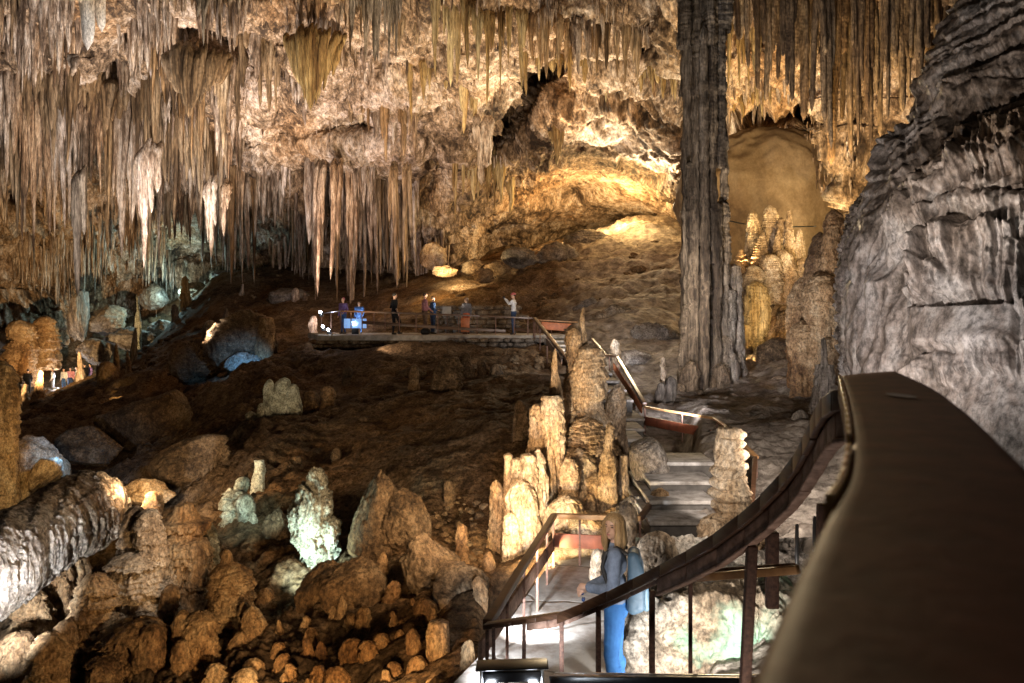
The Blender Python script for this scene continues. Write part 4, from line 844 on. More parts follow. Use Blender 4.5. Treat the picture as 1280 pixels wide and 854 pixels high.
# ---- visitor platform
def platform():
    pts = [(398, 33.2), (470, 33), (560, 33), (650, 32.8), (716, 33.4), (722, 37.5), (640, 38), (470, 38), (385, 37.5)]
    z = CZ-.8; n = len(pts); top = np.array([[(p-HX)/F*d, d, z] for p, d in pts]); bot = top-[0, 0, .22]
    bm = bmesh.new(); tv = [bm.verts.new(v) for v in top]; bv = [bm.verts.new(v) for v in bot]
    bm.faces.new(tv); bm.faces.new(bv[::-1])
    for i in range(n): bm.faces.new([tv[i], bv[i], bv[(i+1) % n], tv[(i+1) % n]])
    bmesh.ops.recalc_face_normals(bm, faces=bm.faces)
    me = bpy.data.meshes.new('platform'); bm.to_mesh(me); bm.free()
    tag(link('platform', me, M['conc']), kind='structure')
platform()
def masonry(name, a, b, h, dep, label, seed_, sw=.42, sh=.2, mat='greyrock'):
    r = np.random.RandomState(seed_); a = np.array(a); b = np.array(b); ax = b-a; L = np.linalg.norm(ax[:2]); ax /= np.linalg.norm(ax); nrm = np.array([ax[1], -ax[0], 0]); nrm /= np.linalg.norm(nrm)
    V0, T0 = ico(2); V0 = V0/np.max(np.abs(V0), axis=1, keepdims=True)**.6; Vs, Ts, o = [], [], 0
    z = 0
    while z < h:
        hh = sh*r.uniform(.7, 1.3); x = -r.uniform(0, sw)
        while x < L:
            ww = sw*r.uniform(.5, 1.5)
            V = V0*np.array([ww*.52, dep*.5, hh*.52])*(1+.10*r.randn(len(V0), 1)*.6)
            c = a+ax*(x+ww/2)+np.array([0, 0, z+hh/2])+nrm*r.uniform(-.04, .06)
            Vs.append(c+V[:, :1]*ax+V[:, 1:2]*nrm+V[:, 2:3]*np.array([0, 0, 1])); Ts.append(T0+o); o += len(V0); x += ww
        z += hh
    bb = np.array(a)
    tag(link(name, mesh_np(name, recenter(np.concatenate(Vs), bb), [], tris=np.concatenate(Ts), smooth=False), M[mat], loc=bb), label, 'wall')
masonry('stone_wall', P(560, 0, 33.0)*[1, 1, 0]+[0, 0, CZ-2.6], P(672, 0, 32.6)*[1, 1, 0]+[0, 0, CZ-2.6], 1.55, .6, 'rubble stone wall holding up the right part of the platform', 4)
masonry('stone_wall', P(400, 0, 33.4)*[1, 1, 0]+[0, 0, CZ-1.35], P(560, 0, 33.2)*[1, 1, 0]+[0, 0, CZ-1.35], .33, .5, 'low dark stone course under the left part of the platform edge', 5)
masonry('stone_wall', P(545, 0, 37.4)*[1, 1, 0]+[0, 0, CZ-.82], P(648, 0, 37.4)*[1, 1, 0]+[0, 0, CZ-.82], 1.2, .4, 'pale stone parapet behind the visitors on the platform', 6)
def PZ(px, z, d): return np.array([(px-HX)/F*d, d, CZ+z])
A = [P(426, 389, 33.3), P(520, 392, 33.1), P(600, 395, 33), P(667, 398, 32.9)]
railing('long dark iron and wood railing along the front of the platform', A, .76, [(x-426)/241 for x in (426,439,453,468,482,500,521,548,574,597,620,643,660,667)], 1, [(P(452, 403, 33.35), P(545, 409, 33.2)), (P(545, 409.3, 33.2), P(632, 414, 33.1)), (P(640, 411, 34), P(674, 415, 33.2))], rw=.10, rh=.07, post=.04, bh=.13)
railing('dark stair rail running down from the right end of the platform', [P(668, 398, 32.9), P(714, 455, 24)], 1.1, [.02, .2, .42, .65], 1, [(P(683, 426, 29), P(702, 451, 25))], rw=.12, rh=.09, post=.04, bh=.2)
railing('short orange boarded railing behind the top of the stairs', [P(672, 400, 35.5), P(722, 403, 35.5)], .95, [0, .35, .7, 1], 1, [(P(677, 407, 35.4), P(718, 410, 35.4))], rw=.07, rh=.05, post=.03, bmat='owood', rmat='lwood', bh=.34)
railing('stair railing with a long sloping orange board beyond the layered mass', [P(740, 424, 31), P(757, 444, 28), P(771, 446, 26), P(806, 505, 18.6)], .95, [0, .3, .45, .72, 1], 1, [(P(767, 458, 26), P(802, 511, 18.9))], rw=.10, rh=.07, post=.035, bmat='owood', rmat='dwood', bh=.22)
railing('railing with a red brown board between stair railing and stacked rings', [P(806, 509, 18.4), P(892, 523, 16), P(904, 531, 15.2), P(946, 572, 12.6)], .62, [0, .25, .48, .66, 1], 1, [(P(807, 526, 18.3), P(884, 541, 16)), (P(885, 541, 15.95), P(900, 553, 15.1))], rw=.07, rh=.045, post=.025, bmat='rwood', rmat='lwood', bh=.20)
railing('dark railing end standing on the right behind the stacked rings', [P(944, 572, 12.5), P(940, 640, 11.2)], .5, [0, .5, 1], 1, [(P(944, 596, 12.4), P(936, 655, 11.2))], rw=.07, rh=.05, bh=.15)
# ---- steps
def steps():
    runs = []
    for k, (y, d) in enumerate([(652, 10.9), (626, 11.5), (602, 12.1), (578, 12.8)]):
        runs.append((812, 893, y, d, 12.8-d+.9))
    for k, (y, d) in enumerate([(549, 15.2), (536, 16.4), (523, 17.6)]):
        runs.append((762, 806, y, d, 2.0))
    for k in range(11):
        f = k/10.; d = 18.8+f*13.6; z = -1.98+f*1.12; c = 786-f*84; runs.append((c-38*19/d, c+6*19/d, HY-z*F/d, d, 1.6))
    for k, (x0, x1, y, d, dd) in enumerate(runs):
        a, b = P(x0, y, d), P(x1, y, d); t = .06; h = .3
        c = (a+b)/2; w_ = b[0]-a[0]
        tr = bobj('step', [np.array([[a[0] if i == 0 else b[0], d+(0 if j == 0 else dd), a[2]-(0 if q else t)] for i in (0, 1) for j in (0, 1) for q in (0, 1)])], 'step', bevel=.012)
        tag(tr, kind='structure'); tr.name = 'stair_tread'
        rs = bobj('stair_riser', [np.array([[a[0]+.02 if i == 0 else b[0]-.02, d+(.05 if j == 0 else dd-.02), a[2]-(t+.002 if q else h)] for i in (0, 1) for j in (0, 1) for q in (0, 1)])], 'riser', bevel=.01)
        tag(rs, kind='structure')
steps()
# ---- landing
def landing():
    m = bpy.data.materials.new('flagstone paving'); m.use_nodes = True; nt = m.node_tree; b = nt.nodes['Principled BSDF']; L = nt.links.new
    g = nt.nodes.new('ShaderNodeNewGeometry')
    wn = nn(nt, 'ShaderNodeTexNoise', Scale=1.2, Detail=3.0); L(g.outputs['Position'], wn.inputs['Vector'])
    av = nt.nodes.new('ShaderNodeVectorMath'); av.operation = 'MULTIPLY_ADD'; av.inputs[1].default_value = (.35, .35, 0); L(wn.outputs['Color'], av.inputs[0]); L(g.outputs['Position'], av.inputs[2])
    v = nn(nt, 'ShaderNodeTexVoronoi', Scale=.72); v.feature = 'DISTANCE_TO_EDGE'; L(av.outputs[0], v.inputs['Vector'])
    r = nt.nodes.new('ShaderNodeMapRange'); r.inputs[1].default_value = .0; r.inputs[2].default_value = .022; L(v.outputs['Distance'], r.inputs[0])
    n = nn(nt, 'ShaderNodeTexNoise', Scale=2.2, Detail=8.0, Roughness=.7); L(g.outputs['Position'], n.inputs['Vector'])
    c = nt.nodes.new('ShaderNodeValToRGB'); e = c.color_ramp.elements; e[0].position = .36; e[0].color = (.21, .17, .14, 1); e[1].position = .6; e[1].color = (.50, .47, .43, 1); L(n.outputs[0], c.inputs[0])
    x = nt.nodes.new('ShaderNodeMix'); x.data_type = 'RGBA'; L(r.outputs[0], x.inputs[0]); x.inputs[6].default_value = (.12, .10, .08, 1); L(c.outputs[0], x.inputs[7]); L(x.outputs[2], b.inputs['Base Color'])
    b.inputs['Roughness'].default_value = .55
    bp = nn(nt, 'ShaderNodeBump', Strength=.5, Distance=.02); L(r.outputs[0], bp.inputs['Height'])
    b2 = nn(nt, 'ShaderNodeBump', Strength=.35, Distance=.02); L(n.outputs[0], b2.inputs['Height']); L(bp.outputs[0], b2.inputs['Normal']); L(b2.outputs[0], b.inputs['Normal'])
    M['flag'] = m
    z = -3.4
    pts = [PZ(688, z, 11.0), PZ(640, z, 9.0), PZ(596, z, 7.9), PZ(562, z, 7.3), PZ(470, z, 5.6), PZ(1000, z, 5.6), PZ(960, z, 7.5), PZ(868, z, 10.6), PZ(868, z, 11.4), PZ(760, z, 11.4)]
    bm = bmesh.new(); tv = [bm.verts.new(p) for p in pts]; bv = [bm.verts.new(p-np.array([0, 0, .25])) for p in pts]
    bm.faces.new(tv); bm.faces.new(bv[::-1]); n_ = len(pts)
    for i in range(n_): bm.faces.new([tv[i], bv[i], bv[(i+1) % n_], tv[(i+1) % n_]])
    bmesh.ops.recalc_face_normals(bm, faces=bm.faces)
    me = bpy.data.meshes.new('path'); bm.to_mesh(me); bm.free(); tag(link('path', me, m), kind='structure')
landing()
# landing railings
railing('brown railing climbing away along the left edge of the landing', [P(609, 780, 6.3), P(692, 645, 10.8)], .92, [.0, .2, .42, .64, .84, .995], 1, [(P(600, 815, 6.35), P(691, 682, 10.85))], rw=.075, rh=.07, post=.028, bmat='pwood', bh=.16)
railing('brown railing across the back of the landing', [P(692, 645, 10.85), P(800, 648, 10.9)], .66, [.3, .62, 1], 1, [(P(691, 675, 10.85), P(790, 680, 10.9))], rw=.07, rh=.07, post=.028, bmat='rwood', rmat='lwood', bh=.19)
railing('short dark railing rising from the landing beside the steps', [P(800, 648, 10.95), P(823, 617, 12.2)], .7, [.5, 1], 1, [(P(795, 688, 10.9), P(820, 650, 12.1))], rw=.07, rh=.07, post=.028, bh=.10)
# ---- curved handrail
def sweep(name, pts, w, h, mat, parent, off=(0, 0), gap=0.0, n=14, joints=True):
    """curved rectangular section made of short straight planks; off = (sideways, down)"""
    pts = np.array(pts); k = np.arange(len(pts)); f = np.linspace(0, len(pts)-1, n+1)
    C_ = cr(k, pts, f); cs = []
    T = np.gradient(C_, axis=0); S = np.cross(T, [0, 0, 1.0]); S /= np.linalg.norm(S, axis=1, keepdims=True)
    r = np.random.RandomState(len(name)); V = []
    for i in range(n):
        j = r.uniform(-.004, .004)
        a, b = C_[i]+S[i]*off[0]-[0, 0, off[1]+j], C_[i+1]+S[i+1]*off[0]-[0, 0, off[1]+j]
        e = (b-a)*.006
        cs.append(np.array([p+s*w/2*x+np.array([0, 0, h/2*q]) for p, s in ((a+e, S[i]), (b-e, S[i+1])) for x in (-1, 1) for q in (-1, 1)]))
    return bobj(name, cs, mat, parent, bevel=.005)
CP = [P(606, 782, 6.25), P(660, 774, 6.1), P(705, 767, 5.9), P(765, 742, 5.5), P(830, 711, 4.95), P(895, 678, 4.35), P(955, 633, 3.9), P(1002, 588, 3.55), P(1030, 545, 3.25), P(1047, 512, 3.0), P(1066, 492, 2.8), P(1110, 486, 2.7)]
t = thing('curved_railing', 'long curved stepped wooden handrail sweeping down to the landing corner', 'railing', P(606, 900, 6.25))
sweep('handrail', CP, .085, .040, 'dwood', t, (0.0, 0.0), n=17)
sweep('side_strip', CP[2:], .028, .075, 'dwood', t, (.062, .022), n=17)
sweep('fascia_board', CP[1:], .022, .06, 'pwood', t, (.015, .055), n=17)
sweep('rough_board', CP[4:], .030, .085, 'pwood', t, (.035, .105), n=12)
sweep('bottom_trim', CP[4:], .05, .018, 'pwood', t, (.035, .160), n=12)
def vpost(px, y0, y1, d, w, mat='iron'): beam('post', P(px, y1, d), P(px, y0, d), w, w*.8, mat, t, bevel=.003)
for px, y0, y1, d, w in [(617, 785, 850, 6.1, .028), (655, 779, 852, 6.0, .03), (702, 772, 850, 5.85, .032), (748, 757, 850, 5.6, .036), (815, 738, 850, 5.05, .036), (863, 722, 850, 4.65, .022)]:
    vpost(px, y0, y1, d, w)
beam('main_post', P(931, 860, 3.95), P(940, 682, 3.95), .05, .05, 'iron', t)
beam('cross_board', P(872, 722, 4.7), P(998, 712, 4.2), .04, .045, 'lwood', t); beam('cross_board', P(868, 714, 4.75), P(996, 706, 4.25), .02, .02, 'pwood', t)
beam('steel_tube', P(996, 705, 4.0), P(996, 655, 4.0), .018, .018, 'steel', t); beam('steel_tube', P(1017, 690, 3.6), P(1018, 645, 3.6), .014, .014, 'steel', t)
beam('rear_post', P(965, 760, 4.6), P(965, 665, 4.6), .07, .05, 'iron', t)
beam('rear_post', P(1028, 690, 3.9), P(1030, 630, 3.9), .06, .05, 'iron', t)
# ---- big near handrail
def bigrail():
    t = thing('near_handrail', 'very broad brown handrail close to the viewer, blurred, filling the lower right corner', 'handrail', P(1100, 854, .5))
    h = -0.11
    def Q(px, py, dz=0): d = 0.11*F/(py-HY); p = P(px, py, d); return p+np.array([0, 0, dz])
    left = [(1052, 470), (1060, 500), (1066, 540), (1062, 590), (1046, 625), (1000, 712), (935, 854), (800, 1150)]
    right = [(1120, 464), (1165, 484), (1205, 512), (1245, 548), (1290, 592), (1380, 700), (1520, 900), (1900, 1300)]
    top = [Q(*p) for p in left]; tr = [Q(*p) for p in right]
    n = 40; kk = np.arange(8); ff = np.linspace(0, 7, n)
    A = cr(kk, np.array(top), ff); B = cr(kk, np.array(tr), ff); m = 14
    G = []
    for i in range(n):
        a, b = A[i], B[i]; row = []
        for (f, z) in [(0.0, -.034), (-.012, -.028), (-.014, -.012), (-.004, -.003)]: row.append(a+(b-a)*f+np.array([0, 0, z]))
        for q in range(m): f = .03+.94*q/(m-1); row.append(a+(b-a)*f+np.array([0, 0, .0012*math.sin(f*math.pi)]))
        for (f, z) in [(1.004, -.003), (1.014, -.012), (1.012, -.028), (1.0, -.034)]: row.append(a+(b-a)*f+np.array([0, 0, z]))
        G.append(row)
    G = np.array(G); k = G.shape[1]
    # rounded far end
    F_ = [grid_faces(n, k, 0, True)]
    V = G.reshape(-1, 3); base = np.array(t.location[:])
    me = mesh_np('rail_top', V-base, np.concatenate(F_)); bm = bmesh.new(); bm.from_mesh(me); bm.verts.ensure_lookup_table()
    bm.faces.new([bm.verts[i] for i in range(k)]); bm.faces.new([bm.verts[(n-1)*k+i] for i in range(k-1, -1, -1)])
    bmesh.ops.recalc_face_normals(bm, faces=bm.faces); bm.to_mesh(me); bm.free()
    link('rail_top', me, M['bigrail'], t)
    # edge bead on the left side, two pieces, its yellow holds the warm highlight
    for (i0, i1) in [(0, 12), (13, 22)]:
        cs = []
        for i in range(i0, i1):
            a, b = A[i]-base, A[i+1]-base; s = (B[i]-A[i]); s /= np.linalg.norm(s)
            cs.append(np.array([p+s*x+np.array([0, 0, z]) for p in (a, b) for x in (-.012, -.0035) for z in (-.040, .002)]))
        V_, F2 = boxes(cs); o = link('edge_strip', mesh_np('edge_strip', V_, F2, smooth=False), M['strip'], t)
    # screw hole
    c = Q(1126, 497, .003)-base
    bm = bmesh.new(); bmesh.ops.create_circle(bm, cap_ends=True, radius=.0105, segments=20); me = bpy.data.meshes.new('screw_hole'); bm.to_mesh(me); bm.free()
    o = link('screw_hole', me, M['black'], t); o.location = c; o.scale = (1.35, 3.2, 1)
M['strip'] = plain('edging with painted highlight', (.62, .38, .12), .3, noise=.15, nscale=20)  # bead colour with the warm yellow highlight painted in
bigrail()
# ---- floodlight fittings on the landing
def fitting(px, py, d, w, label, on=True):
    t = thing('floodlight', label, 'floodlight', P(px, py+20, d))
    s = d/F; c = P(px, py, d)
    beam('hood', c-[w/2, 0, -.03], c+[w/2, 0, .045], .16, .012, 'black', t)
    beam('housing', c-[w*.40, -.01, .035], c+[w*.40, .01, -.025], .10, .07, 'black', t)
    for q in (-1, 1):
        beam('bracket', c+[q*w*.42, -.02, -.12], c+[q*w*.42, -.02, .03], .02, .04, 'steel', t)
    for q in ((-1, 1) if on else ()):
        o = beam('lamp_glass', c+[q*w*.30-.03, -.055, -.075], c+[q*w*.30+.03, -.055, -.075], .03, .025, 'lamp', t)
    return t
fitting(640, 838, 5.3, .48, 'hooded floodlight with two bright lamps standing at the left end of the channel')
t = thing('cable_channel', 'long dark metal channel running along the floor edge under the curved handrail', 'channel', P(815, 860, 4.8))
beam('channel_body', P(694, 848, 5.4), P(945, 852, 4.0), .10, .05, 'black', t)
beam('channel_lip', P(694, 841, 5.36), P(945, 845, 3.96), .02, .008, 'steel', t)
for k in range(9):
    f = k/8; beam('clip', P(705+f*225, 850, 5.30-f*1.3), P(712+f*225, 850, 5.27-f*1.3), .03, .03, 'steel', t, bevel=0)
# platform end lamps
for px, py, lab in [(401, 391, 'bright small lamp on top of the left end post of the platform'), (404, 409, 'upper one of two low lamps at the left end of the platform'), (411, 413, 'lower one of two low lamps at the left end of the platform')]:
    t = thing('small_lamp', lab, 'lamp', P(px, py, 33.5), 'lamps at the left end of the platform')
    V, Fq, b = lathe(px, py-3, py+3, 2.6, 33.5, 'pillar', 'smooth', 1, K=20, Mz=12); V = V-np.array(t.location[:]); V = V*[.8, .8, .8]+[0, .12, 0]
    link('lamp_housing', mesh_np('lamp_housing', V, Fq), M['black'], t)
    v, tt = ico(2); link('lamp_bulb', mesh_np('lamp_bulb', v*.055+[0, -.08, .03], [], tris=tt), M['lamp'], t)
railing('white tubular railing end turning back at the left of the platform', [P(426, 389, 33.4), P(402, 392, 34)], .8, [.5, 1], 1, None, rw=.04, rh=.04, rmat='steel')
t = thing('information_sign', 'grey sign panel on a post behind the platform railing', 'sign', PZ(559, -.8, 36.5)); beam('sign_panel', PZ(553, .22, 36.5), PZ(564, .22, 36.5), .03, .42, 'sign', t); beam('post', PZ(559, -.8, 36.55), PZ(559, .05, 36.55), .04, .04, 'iron', t)
t = thing('orange_panel', 'orange red upright panel behind the platform railing', 'panel', PZ(581, -.8, 34.6)); beam('board', PZ(576, -.4, 34.6), PZ(587, -.4, 34.6), .03, .62, 'owood', t); beam('foot', PZ(581, -.8, 34.6), PZ(581, -.68, 34.6), .2, .05, 'iron', t)
t = thing('blue_standin', 'added glowing blue panel standing in for blurred people behind the left end of the platform railing', 'panel', PZ(442, -.8, 35)); beam('blue_glow', PZ(430, -.33, 35), PZ(458, -.33, 35), .04, .42, 'blue_glow', t); beam('stand', PZ(444, -.8, 35.05), PZ(444, -.5, 35.05), .3, .05, 'black', t)  # added panel, glows in place of blurred visitors in blue
# bright lamp among the rocks by the yellow pillar, its cable, and the far path railing
t = thing('ground_lamp', 'warm spotlight at the foot of the brightly lit yellow pillar', 'lamp', P(935, 470, 27)); v, tt = ico(2); link('lamp_glass', mesh_np('lamp_glass', v*.11+[0, -.05, .12], [], tris=tt), M['lampw'], t); beam('bracket', P(935, 472, 27.1), P(935, 464, 27.1), .12, .06, 'black', t)
for (px, py, d, lb) in [(354*1.0, 424, 0, ''),]: pass
railing('low railing of the far path behind the pit', [P(58, 486, 54), P(100, 485, 54), P(122, 487, 54)], .9, [0, .25, .5, .75, 1], 1, None, rw=.06, rh=.06, rmat='steel')
def cable():
    pts = [P(905, 275, 33), P(935, 281, 33), P(975, 284, 33), P(1020, 283, 33)]
    cs = [beamc(p, q, .05, .05) for p, q in zip(pts[:-1], pts[1:])]
    tag(bobj('cable', cs, 'black'), 'black cable slung across the foot of the smooth niche', 'cable')
cable()
# ================================================================ PEOPLE
def capsule(a, b, ra, rb, K=14):
    a = np.array(a, float); b = np.array(b, float); ax = b-a; L = np.linalg.norm(ax)+1e-6; ax /= L
    u = np.array([0, 0, 1.0]) if abs(ax[2]) < .9 else np.array([1.0, 0, 0]); s = np.cross(ax, u); s /= np.linalg.norm(s); w = np.cross(s, ax)
    rows = []
    for t in np.linspace(-1, 0, 5)[0:]: rows.append((a+ax*ra*math.sin(t*math.pi/2), ra*math.cos(t*math.pi/2)))
    for t in np.linspace(0, 1, 5): rows.append((b+ax*rb*math.sin(t*math.pi/2), rb*math.cos(t*math.pi/2)))
    th = np.linspace(0, 2*np.pi, K, endpoint=False)
    V = np.concatenate([c+np.outer(np.cos(th), s)*max(r, 1e-4)+np.outer(np.sin(th), w)*max(r, 1e-4) for c, r in rows])
    f = grid_faces(len(rows), K, 0, True)
    return V, f
def ell(c, r, rot=0):
    V, T = ico(3); V = V*np.array(r)
    if rot: a = math.radians(rot); V = np.stack([V[:, 0], V[:, 1]*math.cos(a)-V[:, 2]*math.sin(a), V[:, 1]*math.sin(a)+V[:, 2]*math.cos(a)], -1)
    return V+np.array(c), T
def fuse(name, caps, ells, vox, mat, parent, smooth=4, noise=0):
    V, Fq, Tr, o = [], [], [], 0
    for v, f in caps: V.append(v); Fq.append(f+o); o += len(v)
    for v, f in ells: V.append(v); Tr.append(f+o); o += len(v)
    me = mesh_np(name, np.concatenate(V), np.concatenate(Fq) if Fq else [], tris=np.concatenate(Tr) if Tr else None)
    # close capsule ends
    bm = bmesh.new(); bm.from_mesh(me); bmesh.ops.holes_fill(bm, edges=[e for e in bm.edges if e.is_boundary], sides=40); bmesh.ops.recalc_face_normals(bm, faces=bm.faces); bm.to_mesh(me); bm.free()
    o_ = bpy.data.objects.new(name, me); C.objects.link(o_)
    m = o_.modifiers.new('r', 'REMESH'); m.mode = 'VOXEL'; m.voxel_size = vox; m.use_smooth_shade = True
    if smooth: s = o_.modifiers.new('s', 'SMOOTH'); s.iterations = smooth; s.factor = .5
    dg = bpy.context.evaluated_depsgraph_get(); me2 = bpy.data.meshes.new_from_object(o_.evaluated_get(dg)); me2.name = name
    o_.modifiers.clear(); o_.data = me2; bpy.data.meshes.remove(me)
    for p in me2.polygons: p.use_smooth = True
    if noise:
        n = len(me2.vertices); co = np.empty(n*3, dtype=np.float32); me2.vertices.foreach_get('co', co); co = co.reshape(-1, 3); no = np.array([v.normal[:] for v in me2.vertices])
        co = co+no*(noise*ridge(co*np.array([9, 9, 13.]), 3, 811))[:, None]; me2.vertices.foreach_set('co', co.astype(np.float32).ravel()); me2.update()
    for mm in (mat if isinstance(mat, list) else [mat]): me2.materials.append(mm)
    o_.parent = parent
    return o_
skin = plain('skin', (.62, .38, .27), .5, noise=.08, nscale=20)
hairm = lambda n, c: plain(n, c, .5, noise=.35, nscale=14, stretch=(7, 7, .6), bump=.5)
SHOE = plain('dark shoe', (.03, .028, .027), .5)
def cloth(n, c, b=.3): return plain(n, c, .85, noise=.18, nscale=14, bump=b, spec=.2)
def person(label, loc, H, rz, top, bottom, hair, arms=None, legs=None, headyaw=0, vox=.02, sleeves=2, hairlen=0, cap=None, female=False, group=None, skirt=False, lean=0):
    k = H/1.75; t = thing('person', label, 'person', loc, group, math.radians(rz))
    sw = (.175 if female else .2)*k; hw = .09*k
    J = dict(hipL=(-hw, 0, .92*k), hipR=(hw, 0, .92*k), kneeL=(-hw*1.1, .02, .50*k), kneeR=(hw*1.1, .02, .50*k), ankL=(-hw*1.15, -.02, .08*k), ankR=(hw*1.15, -.02, .08*k),
             shL=(-sw, lean*k, 1.42*k), shR=(sw, lean*k, 1.42*k), elL=(-sw-.05*k, lean*k-.03, 1.12*k), elR=(sw+.05*k, lean*k-.03, 1.12*k), wrL=(-sw-.04*k, .08*k, .87*k), wrR=(sw+.04*k, .08*k, .87*k))
    if arms: J.update({a: tuple(np.array(b)*k) for a, b in arms.items()})
    if legs: J.update({a: tuple(np.array(b)*k) for a, b in legs.items()})
    A = {a: np.array(b, float) for a, b in J.items()}
    ch = np.array([0, lean*k, 1.32*k]); nk = np.array([0, lean*k*1.1, 1.50*k]); hd = np.array([0, lean*k*1.2+.015*k, 1.64*k])
    g = .9 if female else 1.0
    def legc(e, upto=1.0):
        o = []
        for s in 'LR':
            o.append(capsule(A['hip'+s], A['knee'+s], (.088+e)*k, (.056+e)*k)); o.append(capsule(A['knee'+s], A['ank'+s], (.055+e)*k, (.036+e)*k))
            cf = A['knee'+s]*.7+A['ank'+s]*.3+[0, -.014, 0]; o.append(capsule(cf, cf+[0, 0, -.06*k], (.055+e)*k, (.046+e)*k))
        return o
    def torso(e): return [capsule((-.07*k*g, lean*.3*k, 1.0*k), (.07*k*g, lean*.3*k, 1.0*k), (.105+e)*k*g, (.105+e)*k*g), capsule((-.04*k, lean*.6*k, 1.14*k), (.04*k, lean*.6*k, 1.14*k), (.10+e)*k*g, (.10+e)*k*g),
                          capsule((-.085*k*g, lean*k, 1.31*k), (.085*k*g, lean*k, 1.31*k), (.11+e)*k*g, (.11+e)*k*g), capsule((-sw*.8, lean*k, 1.41*k), (sw*.8, lean*k, 1.41*k), (.06+e)*k, (.06+e)*k)]
    def armc(e, fore=True):
        o = []
        for s in 'LR':
            o.append(capsule(A['sh'+s], A['el'+s], (.052+e)*k*g, (.038+e)*k))
            if fore: o.append(capsule(A['el'+s], A['wr'+s]*(.97 if e else 1)+A['el'+s]*(.03 if e else 0), (.039+e)*k, (.026+e)*k))
        return o
    caps = legc(0)+torso(-.012)+armc(0)+[capsule(nk-[0, 0, .07*k], nk+[0, 0, .06*k], .052*k*g, .048*k*g)]
    ya = math.radians(headyaw); R = np.array([[math.cos(ya), -math.sin(ya), 0], [math.sin(ya), math.cos(ya), 0], [0, 0, 1]])
    def hp(v): return hd+R@(np.array(v)*k)
    def hell(c, r):
        v, f = ico(3); v = (v*np.array(r)+np.array(c))*k; return (R@v.T).T+hd, f
    els = [hell((0, -.005, .025), (.075, .092, .09)), hell((0, .022, -.045), (.056, .066, .068)), hell((0, .062, -.088), (.024, .022, .02))]
    els += [hell((0, .094, -.014), (.010, .016, .024)), hell((0, .103, -.030), (.013, .012, .010)), hell((0, .082, -.060), (.024, .012, .010)), hell((-.078, 0, -.01), (.010, .018, .028)), hell((.078, 0, -.01), (.010, .018, .028)), hell((0, .074, .025), (.05, .016, .012))]
    for s in 'LR':
        w_, e_ = A['wr'+s], A['el'+s]; dr = (w_-e_)/np.linalg.norm(w_-e_)
        inn = np.array([1 if s == 'L' else -1, 0, 0.0]); fw = np.cross(dr, inn); fw /= np.linalg.norm(fw)+1e-6
        if abs(dr[2]) < .8: sd = np.cross(dr, [0, 0, 1.0]); sd /= np.linalg.norm(sd); nb = np.cross(sd, dr)
        else: sd = np.array([0, 1.0, 0]); nb = inn
        palm = w_+dr*.05*k; caps.append(capsule(w_, w_+dr*.085*k, .025*k, .033*k)); caps.append(capsule(palm+sd*.018*k, w_+dr*.085*k+sd*.02*k, .020*k, .018*k)); caps.append(capsule(palm-sd*.018*k, w_+dr*.085*k-sd*.02*k, .020*k, .018*k))
        for q, ln in zip((-1.5, -.5, .5, 1.5), (.058, .07, .066, .05)):
            a0 = w_+dr*.09*k+sd*q*.0195*k; a1 = a0+(dr*.75+nb*-.35)*ln*.55*k; a2 = a1+(dr*.3+nb*-.8)*ln*.5*k
            caps.append(capsule(a0, a1, .0088*k, .008*k, 8)); caps.append(capsule(a1, a2, .008*k, .007*k, 8))
        th0 = w_+dr*.025*k+sd*.028*k; th1 = th0+(dr*.5+sd*.7)*.04*k; caps.append(capsule(th0, th1, .012*k, .010*k, 8)); caps.append(capsule(th1, th1+(dr*.8-nb*.3)*.03*k, .010*k, .008*k, 8))
    for s in 'LR':
        f = A['ank'+s]; caps.append(capsule(f+[0, -.03*k, -.035*k], f+[0, .13*k, -.048*k], .038*k, .028*k))
    body = fuse('body', caps, els, vox, [skin, M_EYE, M_LIP], t, 3 if vox > .01 else 5)
    me = body.data
    eyes = [hp((-.031, .083, .008)), hp((.031, .083, .008))]; brow = [hp((-.033, .088, .030)), hp((.033, .088, .030))]; lip = hp((0, .096, -.058))
    if vox < .01:
        for p in me.polygons:
            c = np.array(p.center[:])
            if min(np.linalg.norm((c-e)*[1, 1, 1.6]) for e in eyes) < .0125*k: p.material_index = 1
            elif min(np.linalg.norm((c-e)*[.8, 1, 3.0]) for e in brow) < .0145*k: p.material_index = 1
            elif np.linalg.norm((c-lip)*[.8, .8, 2.0]) < .017*k: p.material_index = 2
    fuse('trousers', legc(.011)+[capsule((-.06*k*g, lean*.2*k, .97*k), (.06*k*g, lean*.2*k, .97*k), .12*k*g, .12*k*g)]+[capsule((x*k, -.045*k, .92*k), (x*k, -.04*k, .88*k), .085*k*g, .08*k*g) for x in (-.055, .055)], [], vox*1.2, bottom, t, 3, noise=.004 if vox < .01 else 0)
    fuse('shirt', torso(.008)+armc(.014, sleeves > 1)+[capsule(nk-[0, 0, .06*k], nk-[0, 0, .045*k], .062*k, .058*k)], [], vox*1.2, top, t, 3, noise=.007 if vox < .01 else 0)
    sc_ = []
    for s in 'LR':
        f = A['ank'+s]; o = fuse('shoe', [capsule(f+[0, -.03*k, -.03*k], f+[0, .135*k, -.046*k], .046*k, .035*k), capsule(f, f+[0, 0, .03*k], .045*k, .045*k)], [], max(vox, .012), SHOE, t, 2)
    hc = [hell((0, -.018, .038), (.088, .096, .088))]; hcaps = []
